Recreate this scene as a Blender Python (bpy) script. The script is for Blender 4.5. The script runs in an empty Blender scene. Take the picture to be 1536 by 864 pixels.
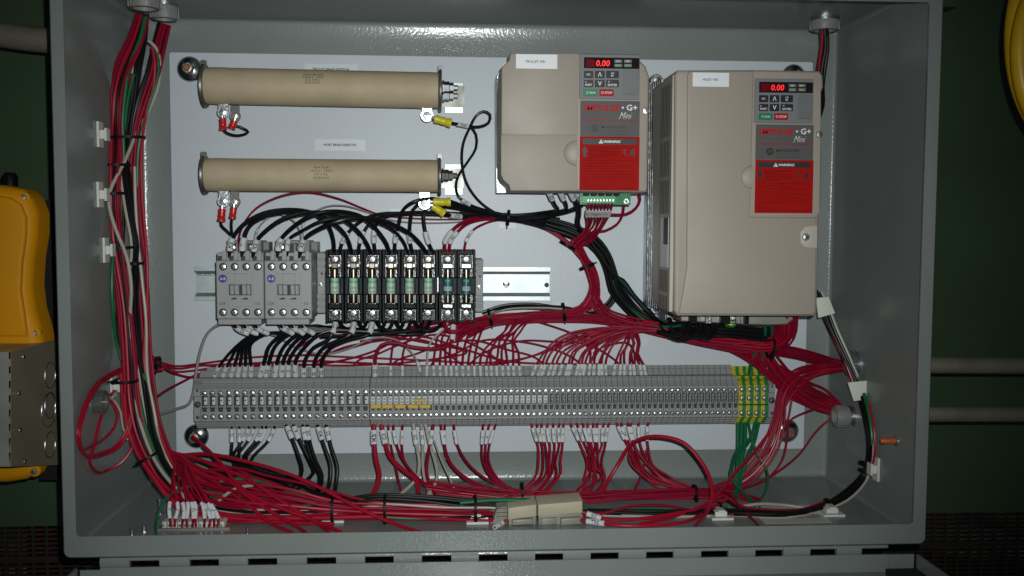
import bpy, math, random
from mathutils import Vector, Matrix
R = random.Random(7)
PI = math.pi
S = bpy.context.scene
C = S.collection
rad = math.radians

# ------------------------------------------------------------------ camera
CAM = Vector((-0.04997, -0.84885, 0.28889))
F = 1469.8
_a, _b, _c = -0.06337, -0.06606, 0.00464
_Rz = Matrix(((math.cos(_a), math.sin(_a), 0), (-math.sin(_a), math.cos(_a), 0), (0, 0, 1)))
_Rx = Matrix(((1, 0, 0), (0, math.cos(_b), math.sin(_b)), (0, -math.sin(_b), math.cos(_b))))
_Ry = Matrix(((math.cos(_c), 0, math.sin(_c)), (0, 1, 0), (-math.sin(_c), 0, math.cos(_c))))
M3 = _Ry @ _Rx @ _Rz
right, fwd, up = M3[0].copy(), M3[1].copy(), M3[2].copy()
cd = bpy.data.cameras.new("camera")
cam = bpy.data.objects.new("camera", cd)
C.objects.link(cam)
cam.matrix_world = Matrix(((right.x, up.x, -fwd.x, CAM.x), (right.y, up.y, -fwd.y, CAM.y), (right.z, up.z, -fwd.z, CAM.z), (0, 0, 0, 1)))
cd.sensor_width = 36
cd.lens = 36 * F / 1536
cd.clip_start = 0.01
cd.clip_end = 60
S.camera = cam

# ------------------------------------------------------------------ light: a phone flash beside the lens, faint room light
w = bpy.data.worlds.new("World")
S.world = w
w.use_nodes = True
w.node_tree.nodes['Background'].inputs[0].default_value = (0.75, 0.85, 1.0, 1)
w.node_tree.nodes['Background'].inputs[1].default_value = 0.022
fl = bpy.data.lights.new("flash", 'SPOT')
fl.energy = 27.5
fl.color = (0.95, 1.0, 0.98)
fl.spot_size = rad(75)
fl.spot_blend = 1.0
fl.shadow_soft_size = 0.0035
flo = bpy.data.objects.new("flash", fl)
C.objects.link(flo)
flo.location = CAM + Vector((0.018, 0.0, 0.024))
_aim = Vector((-0.02, 0.222, 0.240))
flo.rotation_euler = (_aim - flo.location).to_track_quat('-Z', 'Y').to_euler()
S.view_settings.view_transform = 'Standard'
S.view_settings.look = 'None'
S.view_settings.exposure = 0
S.view_settings.gamma = 1

# ------------------------------------------------------------------ geometry of the place (metres)
W, H, D = 0.762, 0.506, 0.234          # enclosure outside width, height, depth; front plane y=0, bottom z=0
YP = 0.222                             # front face of the white mounting plate
HX, ZT = W / 2, H

def ray(px, py):
    return (right * ((px - 768) / F) + fwd - up * ((py - 432) / F))

def P(px, py, h=0.0, clamp=0.0):
    """point seen at photo pixel (px,py), h millimetres in front of the mounting plate; kept inside the box if clamp"""
    d = ray(px, py)
    y = YP - h / 1000
    t = (y - CAM.y) / d.y
    if clamp:
        for lim, c, k in ((2e-3 + clamp, 2, -1), (-HX + 2e-3 + clamp, 0, -1), (HX - 2e-3 - clamp, 0, 1)):
            q = CAM + d * t
            if (q[c] - lim) * k > 0 and abs(d[c]) > 1e-6:
                t2 = (lim - CAM[c]) / d[c]
                if 0 < t2 < t:
                    t = t2
    return CAM + d * t

def PXW(px, py, x):
    d = ray(px, py)
    return CAM + d * ((x - CAM.x) / d.x)

def PZW(px, py, z):
    d = ray(px, py)
    return CAM + d * ((z - CAM.z) / d.z)

def mm(px, py, h):
    p = P(px, py, h)
    return p.x * 1000, p.z * 1000

def pxmm(h):                            # photo pixels per millimetre at height h
    return F / (YP - h / 1000 - CAM.y) / 1000 / 0.9957

# ------------------------------------------------------------------ materials
MATS = {}
def mat(name, col, rough=0.5, metal=0.0, coat=0.0, bump=0.0, bscale=200, var=0.0, vscale=30, spec=0.5, trans=0.0, emit=None, estr=0, alpha=1, crough=0.1, dirt=None, bdist=0.0004):
    m = bpy.data.materials.new(name)
    m.use_nodes = True
    nt = m.node_tree
    b = nt.nodes['Principled BSDF']
    b.inputs['Base Color'].default_value = (*col, 1)
    b.inputs['Roughness'].default_value = rough
    b.inputs['Metallic'].default_value = metal
    b.inputs['Coat Weight'].default_value = coat
    b.inputs['Coat Roughness'].default_value = crough
    b.inputs['Specular IOR Level'].default_value = spec
    b.inputs['Transmission Weight'].default_value = trans
    b.inputs['Alpha'].default_value = alpha
    if emit:
        b.inputs['Emission Color'].default_value = (*emit, 1)
        b.inputs['Emission Strength'].default_value = estr
    tc = nt.nodes.new('ShaderNodeTexCoord')
    if var or dirt:
        n = nt.nodes.new('ShaderNodeTexNoise')
        n.inputs['Scale'].default_value = vscale
        n.inputs['Detail'].default_value = 5
        nt.links.new(tc.outputs['Object'], n.inputs['Vector'])
        r = nt.nodes.new('ShaderNodeValToRGB')
        d2 = dirt or tuple(c * (1 - var) for c in col)
        u2 = tuple(min(1, c * (1 + var * 0.6)) for c in col)
        r.color_ramp.elements[0].color = (*d2, 1)
        r.color_ramp.elements[0].position = 0.3
        r.color_ramp.elements[1].color = (*u2, 1)
        r.color_ramp.elements[1].position = 0.62
        nt.links.new(n.outputs['Fac'], r.inputs['Fac'])
        nt.links.new(r.outputs['Color'], b.inputs['Base Color'])
        mr = nt.nodes.new('ShaderNodeMapRange')
        mr.inputs['To Min'].default_value = min(1, rough * 1.25)
        mr.inputs['To Max'].default_value = rough * 0.8
        nt.links.new(n.outputs['Fac'], mr.inputs['Value'])
        nt.links.new(mr.outputs['Result'], b.inputs['Roughness'])
    if bump:
        n = nt.nodes.new('ShaderNodeTexNoise')
        n.inputs['Scale'].default_value = bscale
        n.inputs['Detail'].default_value = 3
        nt.links.new(tc.outputs['Object'], n.inputs['Vector'])
        bp = nt.nodes.new('ShaderNodeBump')
        bp.inputs['Strength'].default_value = bump
        bp.inputs['Distance'].default_value = bdist
        nt.links.new(n.outputs['Fac'], bp.inputs['Height'])
        nt.links.new(bp.outputs['Normal'], b.inputs['Normal'])
        if coat:
            nt.links.new(bp.outputs['Normal'], b.inputs['Coat Normal'])
    MATS[name] = m
    return m

mat('grey_paint', (0.192, 0.212, 0.202), 0.45, bump=0.5, bscale=330, var=0.07, vscale=9, coat=0.5, crough=0.17, spec=0.2)
mat('white_powder', (0.57, 0.61, 0.655), 0.47, bump=0.4, bscale=330, var=0.05, vscale=6, coat=0.12, crough=0.33)
mat('beige', (0.338, 0.290, 0.243), 0.5, bump=0.5, bscale=1500, var=0.03, vscale=20, bdist=0.0002)
mat('beige_side', (0.46, 0.42, 0.36), 0.5, bump=0.4, bscale=1500, bdist=0.0002)  # beige lightened to make up for the grazing light on the drive sides
mat('cream_ceramic', (0.44, 0.355, 0.235), 0.62, bump=0.45, bscale=260, var=0.11, vscale=24)
mat('contactor_grey', (0.30, 0.295, 0.295), 0.42, bump=0.2, bscale=900, var=0.04)
mat('coil_grey', (0.17, 0.175, 0.17), 0.45, bump=0.2, bscale=900, var=0.04)
mat('terminal_grey', (0.25, 0.255, 0.25), 0.5, bump=0.2, bscale=900, var=0.08, vscale=60)
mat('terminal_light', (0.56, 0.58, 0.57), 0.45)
mat('dark_slot', (0.025, 0.026, 0.026), 0.6)
mat('black_plastic', (0.006, 0.006, 0.007), 0.45, bump=0.2, bscale=700, spec=0.14)
mat('black_pvc', (0.006, 0.006, 0.007), 0.33, spec=0.22, var=0.2, vscale=40)
mat('red_pvc', (0.225, 0.003, 0.022), 0.44, spec=0.14, var=0.15, vscale=18)
mat('bright_red_pvc', (0.32, 0.005, 0.022), 0.34, spec=0.3, var=0.12, vscale=18)
mat('green_pvc', (0.004, 0.11, 0.042), 0.36, spec=0.35, var=0.12, vscale=18)
mat('white_pvc', (0.36, 0.335, 0.28), 0.4, var=0.08, vscale=18)
mat('grey_pvc', (0.25, 0.25, 0.24), 0.35)
mat('sleeve', (0.60, 0.61, 0.63), 0.5)
mat('ink', (0.015, 0.015, 0.018), 0.5)
mat('ink_brown', (0.05, 0.03, 0.02), 0.6)
mat('white_ink', (0.78, 0.78, 0.78), 0.5)
mat('red_ink', (0.50, 0.006, 0.006), 0.5, spec=0.1)
mat('label_white', (0.74, 0.75, 0.77), 0.45)
mat('label_clear', (0.585, 0.62, 0.66), 0.4)
mat('nut_steel', (0.27, 0.28, 0.29), 0.3, metal=1, var=0.2, vscale=90)
mat('label_grey', (0.10, 0.097, 0.098), 0.5, spec=0.2, var=0.05)
mat('keypad_grey', (0.19, 0.195, 0.205), 0.5, spec=0.25, bump=0.2, bscale=900)
mat('keypad_panel', (0.165, 0.17, 0.175), 0.35)
mat('label_red', (0.36, 0.007, 0.005), 0.6, spec=0.08, var=0.05)
mat('label_red_ink', (0.03, 0.003, 0.002), 0.6, spec=0.1)
mat('key_black', (0.02, 0.02, 0.022), 0.35)
mat('key_green', (0.01, 0.19, 0.085), 0.4)
mat('key_red', (0.36, 0.012, 0.016), 0.5, spec=0.15)
mat('display_window', (0.022, 0.010, 0.012), 0.12)
mat('led_red', (0.5, 0.01, 0.01), 0.4, emit=(1, 0.02, 0.03), estr=1.1)
mat('led_back', (0.10, 0.004, 0.008), 0.2, emit=(0.6, 0.0, 0.01), estr=0.05)
mat('led_green', (0.05, 0.2, 0.03), 0.4, emit=(0.25, 0.9, 0.1), estr=0.35)
mat('zinc', (0.52, 0.54, 0.56), 0.34, metal=1, bump=0.8, bscale=420, var=0.10, vscale=50)
mat('clamp_dark', (0.06, 0.058, 0.055), 0.3, metal=1, bump=1.0, bscale=500, bdist=0.001)
mat('clip_metal', (0.42, 0.42, 0.43), 0.24, metal=1, bump=1.0, bscale=620, var=0.2, vscale=200, bdist=0.0012)
mat('rail_zinc', (0.44, 0.485, 0.485), 0.45, metal=0.85, bump=0.2, bscale=150, var=0.08, vscale=20)
mat('dark_steel', (0.17, 0.165, 0.155), 0.4, metal=0.8, var=0.35, vscale=60)
mat('cast_alu', (0.40, 0.41, 0.43), 0.38, metal=0.9, bump=0.8, bscale=110, var=0.25, vscale=45, bdist=0.001)
mat('screw', (0.72, 0.76, 0.78), 0.36, metal=1, var=0.12, vscale=300)
mat('brass_dark', (0.33, 0.28, 0.22), 0.22, metal=1, var=0.3, vscale=150)
mat('copper', (0.62, 0.24, 0.10), 0.36, metal=0.8, var=0.2, vscale=90)
mat('chrome', (0.46, 0.48, 0.50), 0.2, metal=1, var=0.1, vscale=80)
mat('clear_plastic', (0.30, 0.36, 0.44), 0.08, trans=0.75, alpha=0.55)
mat('fuse_green', (0.40, 0.60, 0.44), 0.4)
mat('fuse_green_dark', (0.10, 0.38, 0.20), 0.4)
mat('fuse_teal', (0.02, 0.13, 0.135), 0.35)
mat('fuse_paper', (0.42, 0.47, 0.44), 0.45)
mat('red_crimp', (0.50, 0.015, 0.015), 0.3)
mat('yellow_crimp', (0.60, 0.52, 0.02), 0.32)
mat('jumper_yellow', (0.55, 0.36, 0.05), 0.4)
mat('earth_yellow', (0.46, 0.40, 0.03), 0.42)
mat('earth_green', (0.015, 0.20, 0.06), 0.42)
mat('pcb_green', (0.015, 0.19, 0.07), 0.3, var=0.3, vscale=120)
mat('pcb_light', (0.10, 0.38, 0.17), 0.3)
mat('logo_blue', (0.035, 0.035, 0.22), 0.4)
mat('white_nylon', (0.60, 0.60, 0.56), 0.42)
mat('pad_white', (0.62, 0.62, 0.54), 0.6, var=0.05)
mat('bush_grey', (0.22, 0.22, 0.215), 0.45)
mat('bush_clear', (0.26, 0.26, 0.25), 0.2, trans=0.7)
mat('connector_beige', (0.44, 0.39, 0.28), 0.5, var=0.06, vscale=50)
mat('connector_grey', (0.24, 0.235, 0.19), 0.35)
mat('girder_green', (0.043, 0.080, 0.036), 0.42, var=0.18, vscale=5)
mat('pendant_yellow', (0.72, 0.30, 0.004), 0.5, spec=0.2, bump=0.3, bscale=500, var=0.08, vscale=12)
mat('cable_yellow', (0.80, 0.46, 0.015), 0.38, var=0.1)
mat('galv', (0.36, 0.35, 0.31), 0.42, metal=0.75, bump=0.4, bscale=60, var=0.3, vscale=30)
mat('pipe', (0.34, 0.31, 0.24), 0.4, metal=0.6, var=0.2, vscale=40)
mat('pipe_brown', (0.17, 0.145, 0.12), 0.5, var=0.1)
mat('grate', (0.045, 0.03, 0.018), 0.7)
_m = mat('below', (0.3, 0.3, 0.3), 0.8, var=0.3, vscale=3.2)
_cr = [n for n in _m.node_tree.nodes if n.type == 'VALTORGB'][0].color_ramp
_cr.elements[0].position = 0.30; _cr.elements[0].color = (0.03, 0.02, 0.015, 1)
_cr.elements[1].position = 0.75; _cr.elements[1].color = (0.85, 0.78, 0.50, 1)
for _p, _c in ((0.42, (0.05, 0.04, 0.03, 1)), (0.47, (0.7, 0.10, 0.06, 1)), (0.52, (0.7, 0.68, 0.55, 1)), (0.60, (0.08, 0.09, 0.05, 1))):
    _e = _cr.elements.new(_p); _e.color = _c
mat('mesh_dark', (0.02, 0.015, 0.010), 0.7)
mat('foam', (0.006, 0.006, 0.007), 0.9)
mat('stripe_yellow', (0.75, 0.5, 0.04), 0.6)
mat('orange_stud', (0.40, 0.09, 0.025), 0.4, var=0.1)
mat('red_glow', (0.55, 0.02, 0.02), 0.6)

# ------------------------------------------------------------------ text outlines (cached)
_tc = {}
def text_geo(s, bold=0.0, shear=0.0):
    k = (s, bold, shear)
    if k in _tc:
        return _tc[k]
    cu = bpy.data.curves.new('t', 'FONT')
    cu.body = s
    cu.size = 1
    cu.resolution_u = 2
    cu.offset = bold
    cu.shear = shear
    cu.fill_mode = 'FRONT'
    ob = bpy.data.objects.new('t', cu)
    C.objects.link(ob)
    dg = bpy.context.evaluated_depsgraph_get()
    dg.update()
    me = ob.evaluated_get(dg).to_mesh()
    vs = [(v.co.x, v.co.y) for v in me.vertices]
    fs = [tuple(p.vertices) for p in me.polygons]
    ob.evaluated_get(dg).to_mesh_clear()
    bpy.data.objects.remove(ob)
    bpy.data.curves.remove(cu)
    if vs:
        x0, x1 = min(v[0] for v in vs), max(v[0] for v in vs)
        y0, y1 = min(v[1] for v in vs), max(v[1] for v in vs)
    else:
        x0 = x1 = y0 = y1 = 0
    ht = max(y1 - y0, 1e-3)
    vs = [(v[0] - (x0 + x1) / 2, v[1] - (y0 + y1) / 2) for v in vs]
    _tc[k] = (vs, fs, max(x1 - x0, 1e-3), ht)
    return _tc[k]

# ------------------------------------------------------------------ mesh builder; plate frame in millimetres: x, height h off the plate, z
class MB:
    def __init__(s, m='zinc'):
        s.v, s.f, s.fm, s.mats, s.m = [], [], [], [], m
    def use(s, m):
        s.m = m
        return s
    def add(s, vs, fs):
        o = len(s.v)
        s.v += [Vector(v) for v in vs]
        if s.m not in s.mats:
            s.mats.append(s.m)
        i = s.mats.index(s.m)
        for f in fs:
            s.f.append([o + k for k in f])
            s.fm.append(i)
    def q(s, x, h, z):
        return (x / 1000, YP - h / 1000, z / 1000)
    # rings of equal count -> skin
    def rings(s, rs, cap0=True, cap1=True, closed=False):
        n = len(rs[0])
        vs = [p for r in rs for p in r]
        fs = []
        for i in range(len(rs) - 1):
            for k in range(n):
                a, b = i * n + k, i * n + (k + 1) % n
                fs.append((a, b, b + n, a + n))
        if cap0:
            fs.append(tuple(range(n - 1, -1, -1)))
        if cap1:
            fs.append(tuple(range((len(rs) - 1) * n, len(rs) * n)))
        s.add(vs, fs)
    def outline(s, x0, x1, z0, z1, r=0, seg=3, i=0):
        x0, x1, z0, z1 = x0 + i, x1 - i, z0 + i, z1 - i
        r = max(r - i, 1e-4) if r else 0
        if not r:
            return [(x0, z0), (x1, z0), (x1, z1), (x0, z1)]
        o = []
        for cx, cz, a0 in ((x1 - r, z0 + r, -90), (x1 - r, z1 - r, 0), (x0 + r, z1 - r, 90), (x0 + r, z0 + r, 180)):
            for k in range(seg + 1):
                a = rad(a0 + 90 * k / seg)
                o.append((cx + r * math.cos(a), cz + r * math.sin(a)))
        return o
    def inset(s, o, d):
        n = len(o)
        area = sum(o[i][0] * o[(i + 1) % n][1] - o[(i + 1) % n][0] * o[i][1] for i in range(n))
        sg = 1 if area > 0 else -1
        r = []
        for i in range(n):
            a, b, c = o[i - 1], o[i], o[(i + 1) % n]
            e1 = Vector((b[0] - a[0], b[1] - a[1])).normalized()
            e2 = Vector((c[0] - b[0], c[1] - b[1])).normalized()
            n1 = Vector((-e1.y, e1.x)) * sg
            n2 = Vector((-e2.y, e2.x)) * sg
            m = (n1 + n2)
            m = m / max(0.4, m.length_squared / 2) if m.length > 1e-6 else n1
            r.append((b[0] + m.x * d, b[1] + m.y * d))
        return r
    def prism(s, o, h0, h1, c=0.0, cap0=True, steps=1):
        rs = [[s.q(x, h0, z) for x, z in o]]
        if c:
            rs.append([s.q(x, h1 - c, z) for x, z in o])
            for k in range(1, steps + 1):
                a = k / steps * PI / 2
                oo = s.inset(o, c * (1 - math.cos(a)))
                rs.append([s.q(x, h1 - c + c * math.sin(a), z) for x, z in oo])
        else:
            rs.append([s.q(x, h1, z) for x, z in o])
        s.rings(rs, cap0, True)
    def box(s, x0, x1, z0, z1, h0, h1, r=0, c=0, seg=2, steps=1):
        s.prism(s.outline(x0, x1, z0, z1, r, seg), h0, h1, c, True, steps)
    def pbox(s, a, b, c_, d, h0, h1, r=0, c=0, seg=2, steps=1):
        """box from photo pixels a,b (left, top) to c_,d (right, bottom), measured on its front face at h1"""
        cx, cy = (a + c_) / 2, (b + d) / 2
        x0, x1 = mm(a, cy, h1)[0], mm(c_, cy, h1)[0]
        z1, z0 = mm(cx, b, h1)[1], mm(cx, d, h1)[1]
        s.box(x0, x1, z0, z1, h0, h1, r, c, seg, steps)
        return x0, x1, z0, z1
    def pprism(s, pts, h0, h1, c=0.0, steps=1):
        o = [mm(x, y, h1) for x, y in pts]
        s.prism(o, h0, h1, c, True, steps)
    def disc(s, x, z, r, h0, h1, n=16, c=0, r2=None):
        o = [(x + r * math.cos(2 * PI * k / n), z + r * math.sin(2 * PI * k / n)) for k in range(n)]
        s.prism(o, h0, h1, c)
    def hexn(s, x, z, r, h0, h1, a0=0):
        o = [(x + r * math.cos(a0 + PI / 3 * k), z + r * math.sin(a0 + PI / 3 * k)) for k in range(6)]
        s.prism(o, h0, h1, r * 0.1)
    def annulus(s, x, z, r0, r1, h0, h1, n=20):
        c = [(math.cos(2 * PI * k / n), math.sin(2 * PI * k / n)) for k in range(n)]
        rs = [[s.q(x + r * a, h, z + r * b) for a, b in c] for r, h in ((r0, h0), (r1, h0), (r1, h1), (r0, h1), (r0, h0))]
        s.rings(rs, False, False)
    def screw(s, x, z, h, r, a0=0.0, m='screw', slot=False, n=16):
        s.use(m)
        def ring(f, hh):
            return [s.q(x + r * f * math.cos(a0 + 2 * PI * k / n), hh, z + r * f * math.sin(a0 + 2 * PI * k / n)) for k in range(n)]
        def star(hh, q=1.0):
            o = []
            for k in range(n):
                if slot:
                    f = 0.82 if k % 8 == 0 else (0.45 if k % 8 in (1, 7) else 0.17)
                else:
                    f = 0.55 if k % 4 == 0 else (0.22 if k % 4 in (1, 3) else 0.13)
                a = a0 + 2 * PI * k / n
                o.append(s.q(x + r * f * q * math.cos(a), hh, z + r * f * q * math.sin(a)))
            return o
        s.rings([ring(1, h - r * 0.3), ring(1, h + r * 0.12), ring(0.82, h + r * 0.33), star(h + r * 0.42)], False, False)
        s.use('dark_steel')
        s.rings([star(h + r * 0.42), star(h + r * 0.05, 0.8)], False, True)
        s.use(m)
    # tube along metre-space points
    def tube(s, pts, r, sides=8, caps=True, step=0.006, raw=False):
        ps = pts if raw else smooth(pts, step)
        n = len(ps)
        rf = r if callable(r) else (lambda t: r)
        T = []
        for i in range(n):
            d = ps[min(i + 1, n - 1)] - ps[max(i - 1, 0)]
            T.append(d.normalized() if d.length > 1e-9 else Vector((0, 0, 1)))
        u = T[0].orthogonal().normalized()
        rs = []
        for i in range(n):
            u = (u - T[i] * u.dot(T[i]))
            u = u.normalized() if u.length > 1e-6 else T[i].orthogonal().normalized()
            v = T[i].cross(u)
            rr = rf(i / max(1, n - 1))
            rs.append([ps[i] + (u * math.cos(2 * PI * k / sides) + v * math.sin(2 * PI * k / sides)) * rr for k in range(sides)])
        s.rings(rs, caps, caps)
        return ps
    def cyl(s, p0, p1, r, n=16, c=0):
        p0, p1 = Vector(p0), Vector(p1)
        d = (p1 - p0).normalized()
        u = d.orthogonal().normalized()
        v = d.cross(u)
        def ring(p, rr):
            return [p + (u * math.cos(2 * PI * k / n) + v * math.sin(2 * PI * k / n)) * rr for k in range(n)]
        if c:
            s.rings([ring(p0, r - c), ring(p0 + d * c, r), ring(p1 - d * c, r), ring(p1, r - c)])
        else:
            s.rings([ring(p0, r), ring(p1, r)])
    def lathe(s, p0, d, prof, n=24, caps=True):
        """prof: list of (distance along d, radius)"""
        d = Vector(d).normalized()
        p0 = Vector(p0)
        u = d.orthogonal().normalized()
        v = d.cross(u)
        s.rings([[p0 + d * t + (u * math.cos(2 * PI * k / n) + v * math.sin(2 * PI * k / n)) * rr for k in range(n)] for t, rr in prof], caps, caps)
    def obox(s, p, X, Y, Z, c=0):
        """oriented box: centre p, half-axis vectors"""
        p = Vector(p)
        vs = [p + X * a + Y * b + Z * d for a in (-1, 1) for b in (-1, 1) for d in (-1, 1)]
        s.add(vs, [(0, 1, 3, 2), (4, 6, 7, 5), (0, 4, 5, 1), (2, 3, 7, 6), (0, 2, 6, 4), (1, 5, 7, 3)])
    def text(s, t, cx, cy, hpx, h, wpx=None, m='ink', rot=0.0, bold=0.0, shear=0.0, fn=None):
        """text centred on photo pixel (cx,cy), cap height hpx pixels"""
        vs, fs, tw, th = text_geo(t, bold, shear)
        x, z = mm(cx, cy, h)
        k = pxmm(h)
        sy = hpx / k / th
        sx = (wpx / k / tw) if wpx else sy
        old = s.m
        s.use(m)
        ca, sa = math.cos(rot), math.sin(rot)
        out = []
        for a, b in vs:
            a, b = a * sx, b * sy
            X, Z = x + a * ca - b * sa, z + a * sa + b * ca
            out.append(s.q(X, fn(X, Z) if fn else h, Z))
        s.add(out, fs)
        s.use(old)
    def rectp(s, a, b, c_, d, h, m):
        """flat print rectangle"""
        old = s.m
        s.use(m)
        cx, cy = (a + c_) / 2, (b + d) / 2
        x0, x1 = mm(a, cy, h)[0], mm(c_, cy, h)[0]
        z1, z0 = mm(cx, b, h)[1], mm(cx, d, h)[1]
        s.add([s.q(x0, h, z0), s.q(x1, h, z0), s.q(x1, h, z1), s.q(x0, h, z1)], [(0, 1, 2, 3)])
        s.use(old)
    def build(s, name, parent=None, origin=None, smooth_ang=35):
        o3 = Vector(origin) if origin is not None else Vector((0, 0, 0))
        if parent is not None:
            b = parent
            while b.parent:
                b = b.parent
            o3 = b.location.copy()
        elif origin is None:
            n = len(s.v)
            o3 = Vector((sum(v.x for v in s.v) / n, sum(v.y for v in s.v) / n, sum(v.z for v in s.v) / n))
        me = bpy.data.meshes.new(name)
        me.from_pydata([tuple(v - o3) for v in s.v], [], s.f)
        for m in s.mats:
            me.materials.append(MATS[m])
        me.polygons.foreach_set('material_index', s.fm)
        me.update()
        if smooth_ang:
            me.shade_smooth()
            me.set_sharp_from_angle(angle=rad(smooth_ang))
        ob = bpy.data.objects.new(name, me)
        C.objects.link(ob)
        if parent is not None:
            ob.parent = parent
        else:
            ob.location = o3
        return ob

def smooth(pts, step=0.006):
    pts = [Vector(p) for p in pts]
    if len(pts) < 3:
        n = max(1, int((pts[1] - pts[0]).length / max(step, .01)))
        return [pts[0].lerp(pts[1], i / n) for i in range(n + 1)]
    pp = [pts[0] * 2 - pts[1]] + pts + [pts[-1] * 2 - pts[-2]]
    out = [pts[0]]
    for i in range(1, len(pp) - 2):
        p0, p1, p2, p3 = pp[i - 1:i + 3]
        t0 = 0
        t1 = t0 + max(1e-5, (p1 - p0).length) ** 0.5
        t2 = t1 + max(1e-5, (p2 - p1).length) ** 0.5
        t3 = t2 + max(1e-5, (p3 - p2).length) ** 0.5
        n = max(2, int((p2 - p1).length / step + 0.5))
        for k in range(1, n + 1):
            t = t1 + (t2 - t1) * k / n
            A1 = p0 * ((t1 - t) / (t1 - t0)) + p1 * ((t - t0) / (t1 - t0))
            A2 = p1 * ((t2 - t) / (t2 - t1)) + p2 * ((t - t1) / (t2 - t1))
            A3 = p2 * ((t3 - t) / (t3 - t2)) + p3 * ((t - t2) / (t3 - t2))
            B1 = A1 * ((t2 - t) / (t2 - t0)) + A2 * ((t - t0) / (t2 - t0))
            B2 = A2 * ((t3 - t) / (t3 - t1)) + A3 * ((t - t1) / (t3 - t1))
            out.append(B1 * ((t2 - t) / (t2 - t1)) + B2 * ((t - t1) / (t2 - t1)))
    return out

def tag(o, label=None, cat=None, group=None, kind=None):
    if label: o['label'] = label
    if cat: o['category'] = cat
    if group: o['group'] = group
    if kind: o['kind'] = kind
    return o

def thing(name, label, cat, loc, group=None):
    o = bpy.data.objects.new(name, None)
    o.empty_display_size = 0.01
    C.objects.link(o)
    o.location = loc
    return tag(o, label, cat, group)

def copy_tree(o, parent=None):
    c = o.copy()
    C.objects.link(c)
    if parent is not None:
        c.parent = parent
    for ch in list(o.children):
        copy_tree(ch, c)
    return c

ORD = ['', 'first', 'second', 'third', 'fourth', 'fifth', 'sixth', 'seventh', 'eighth', 'ninth', 'tenth', 'eleventh', 'twelfth']
def nth(i):
    if i < len(ORD):
        return ORD[i]
    suf = 'th' if 10 < i % 100 < 14 else {1: 'st', 2: 'nd', 3: 'rd'}.get(i % 10, 'th')
    return str(i) + suf
# ================================================================== surroundings
# green girder the box hangs on, its lower edge just under the box
g = MB('girder_green')
gy = D + 0.085
zb = P(1450, 769, (YP - gy) * 1000).z
g.add([(-2.5, gy, zb), (2.5, gy, zb), (2.5, gy, 1.6), (-2.5, gy, 1.6), (-2.5, gy + .5, zb), (2.5, gy + .5, zb), (2.5, gy + .5, 1.6), (-2.5, gy + .5, 1.6)],
      [(0, 1, 2, 3), (0, 4, 5, 1), (5, 4, 7, 6), (3, 2, 6, 7), (0, 3, 7, 4), (1, 5, 6, 2)])
g.use('girder_green')
tag(g.build('wall', origin=(0, gy, zb), smooth_ang=None), 'dark green painted steel girder wall behind the cabinet', kind='structure')
# dim lower floor seen through a wire mesh guard under the girder
zg = -0.26
b = MB('below')
b.add([(-4, 0.3, zg), (5, 0.3, zg), (5, 7, zg), (-4, 7, zg)], [(0, 1, 2, 3)])
tag(b.build('ground', smooth_ang=None), 'mottled dark floor seen through the wire mesh', kind='structure')
gr = MB('mesh_dark')
gm = gy + .01
def bar(x0, x1, y0, y1, z0, z1):
    gr.add([(x, y, z) for x in (x0, x1) for y in (y0, y1) for z in (z0, z1)], [(0, 1, 3, 2), (4, 6, 7, 5), (0, 4, 5, 1), (2, 3, 7, 6), (0, 2, 6, 4), (1, 5, 7, 3)])
mz0 = -.25
x = -1.1
while x < 1.3:
    bar(x, x + .0034, gm, gm + .003, mz0, zb)
    x += 0.0158
z = zb - .006
k = 0
while z > mz0:
    bar(-1.1, 1.3, gm - .001, gm + .004, z - (.0052 if k % 8 == 6 else .0021), z)
    z -= 0.0056
    k += 1
tag(gr.build('mesh_guard', smooth_ang=None), 'dark wire mesh guard below the green girder', kind='structure')
cr = MB('red_glow')  # made-up red box, its colour stands in for a red glow
q = P(82, 835, (YP - 0.62) * 1000)
cr.obox(q, Vector((.018, 0, 0)), Vector((0, .05, 0)), Vector((0, 0, .07)))
tag(cr.build('red_glow_box', smooth_ang=None), 'red box standing in for the red glow behind the mesh left of the cabinet', 'red_glow_box')
def strip(a, b2, yd, hw, label):
    A_, B_ = P(a[0], a[1], (YP - yd) * 1000), P(b2[0], b2[1], (YP - yd) * 1000)
    m = MB('stripe_yellow')
    m.obox((A_ + B_) / 2, (B_ - A_) / 2, Vector((0, .01, 0)), Vector((0, 0, hw)))
    tag(m.build('toe_board', smooth_ang=None), label, 'toe board')
strip((1368, 821), (1440, 872), .45, .005, 'yellow sloping edge strip seen through the mesh right of the open door')
strip((480, 851), (1360, 826), .45, .004, 'yellow level edge strip glimpsed through the hinge slots')

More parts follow.
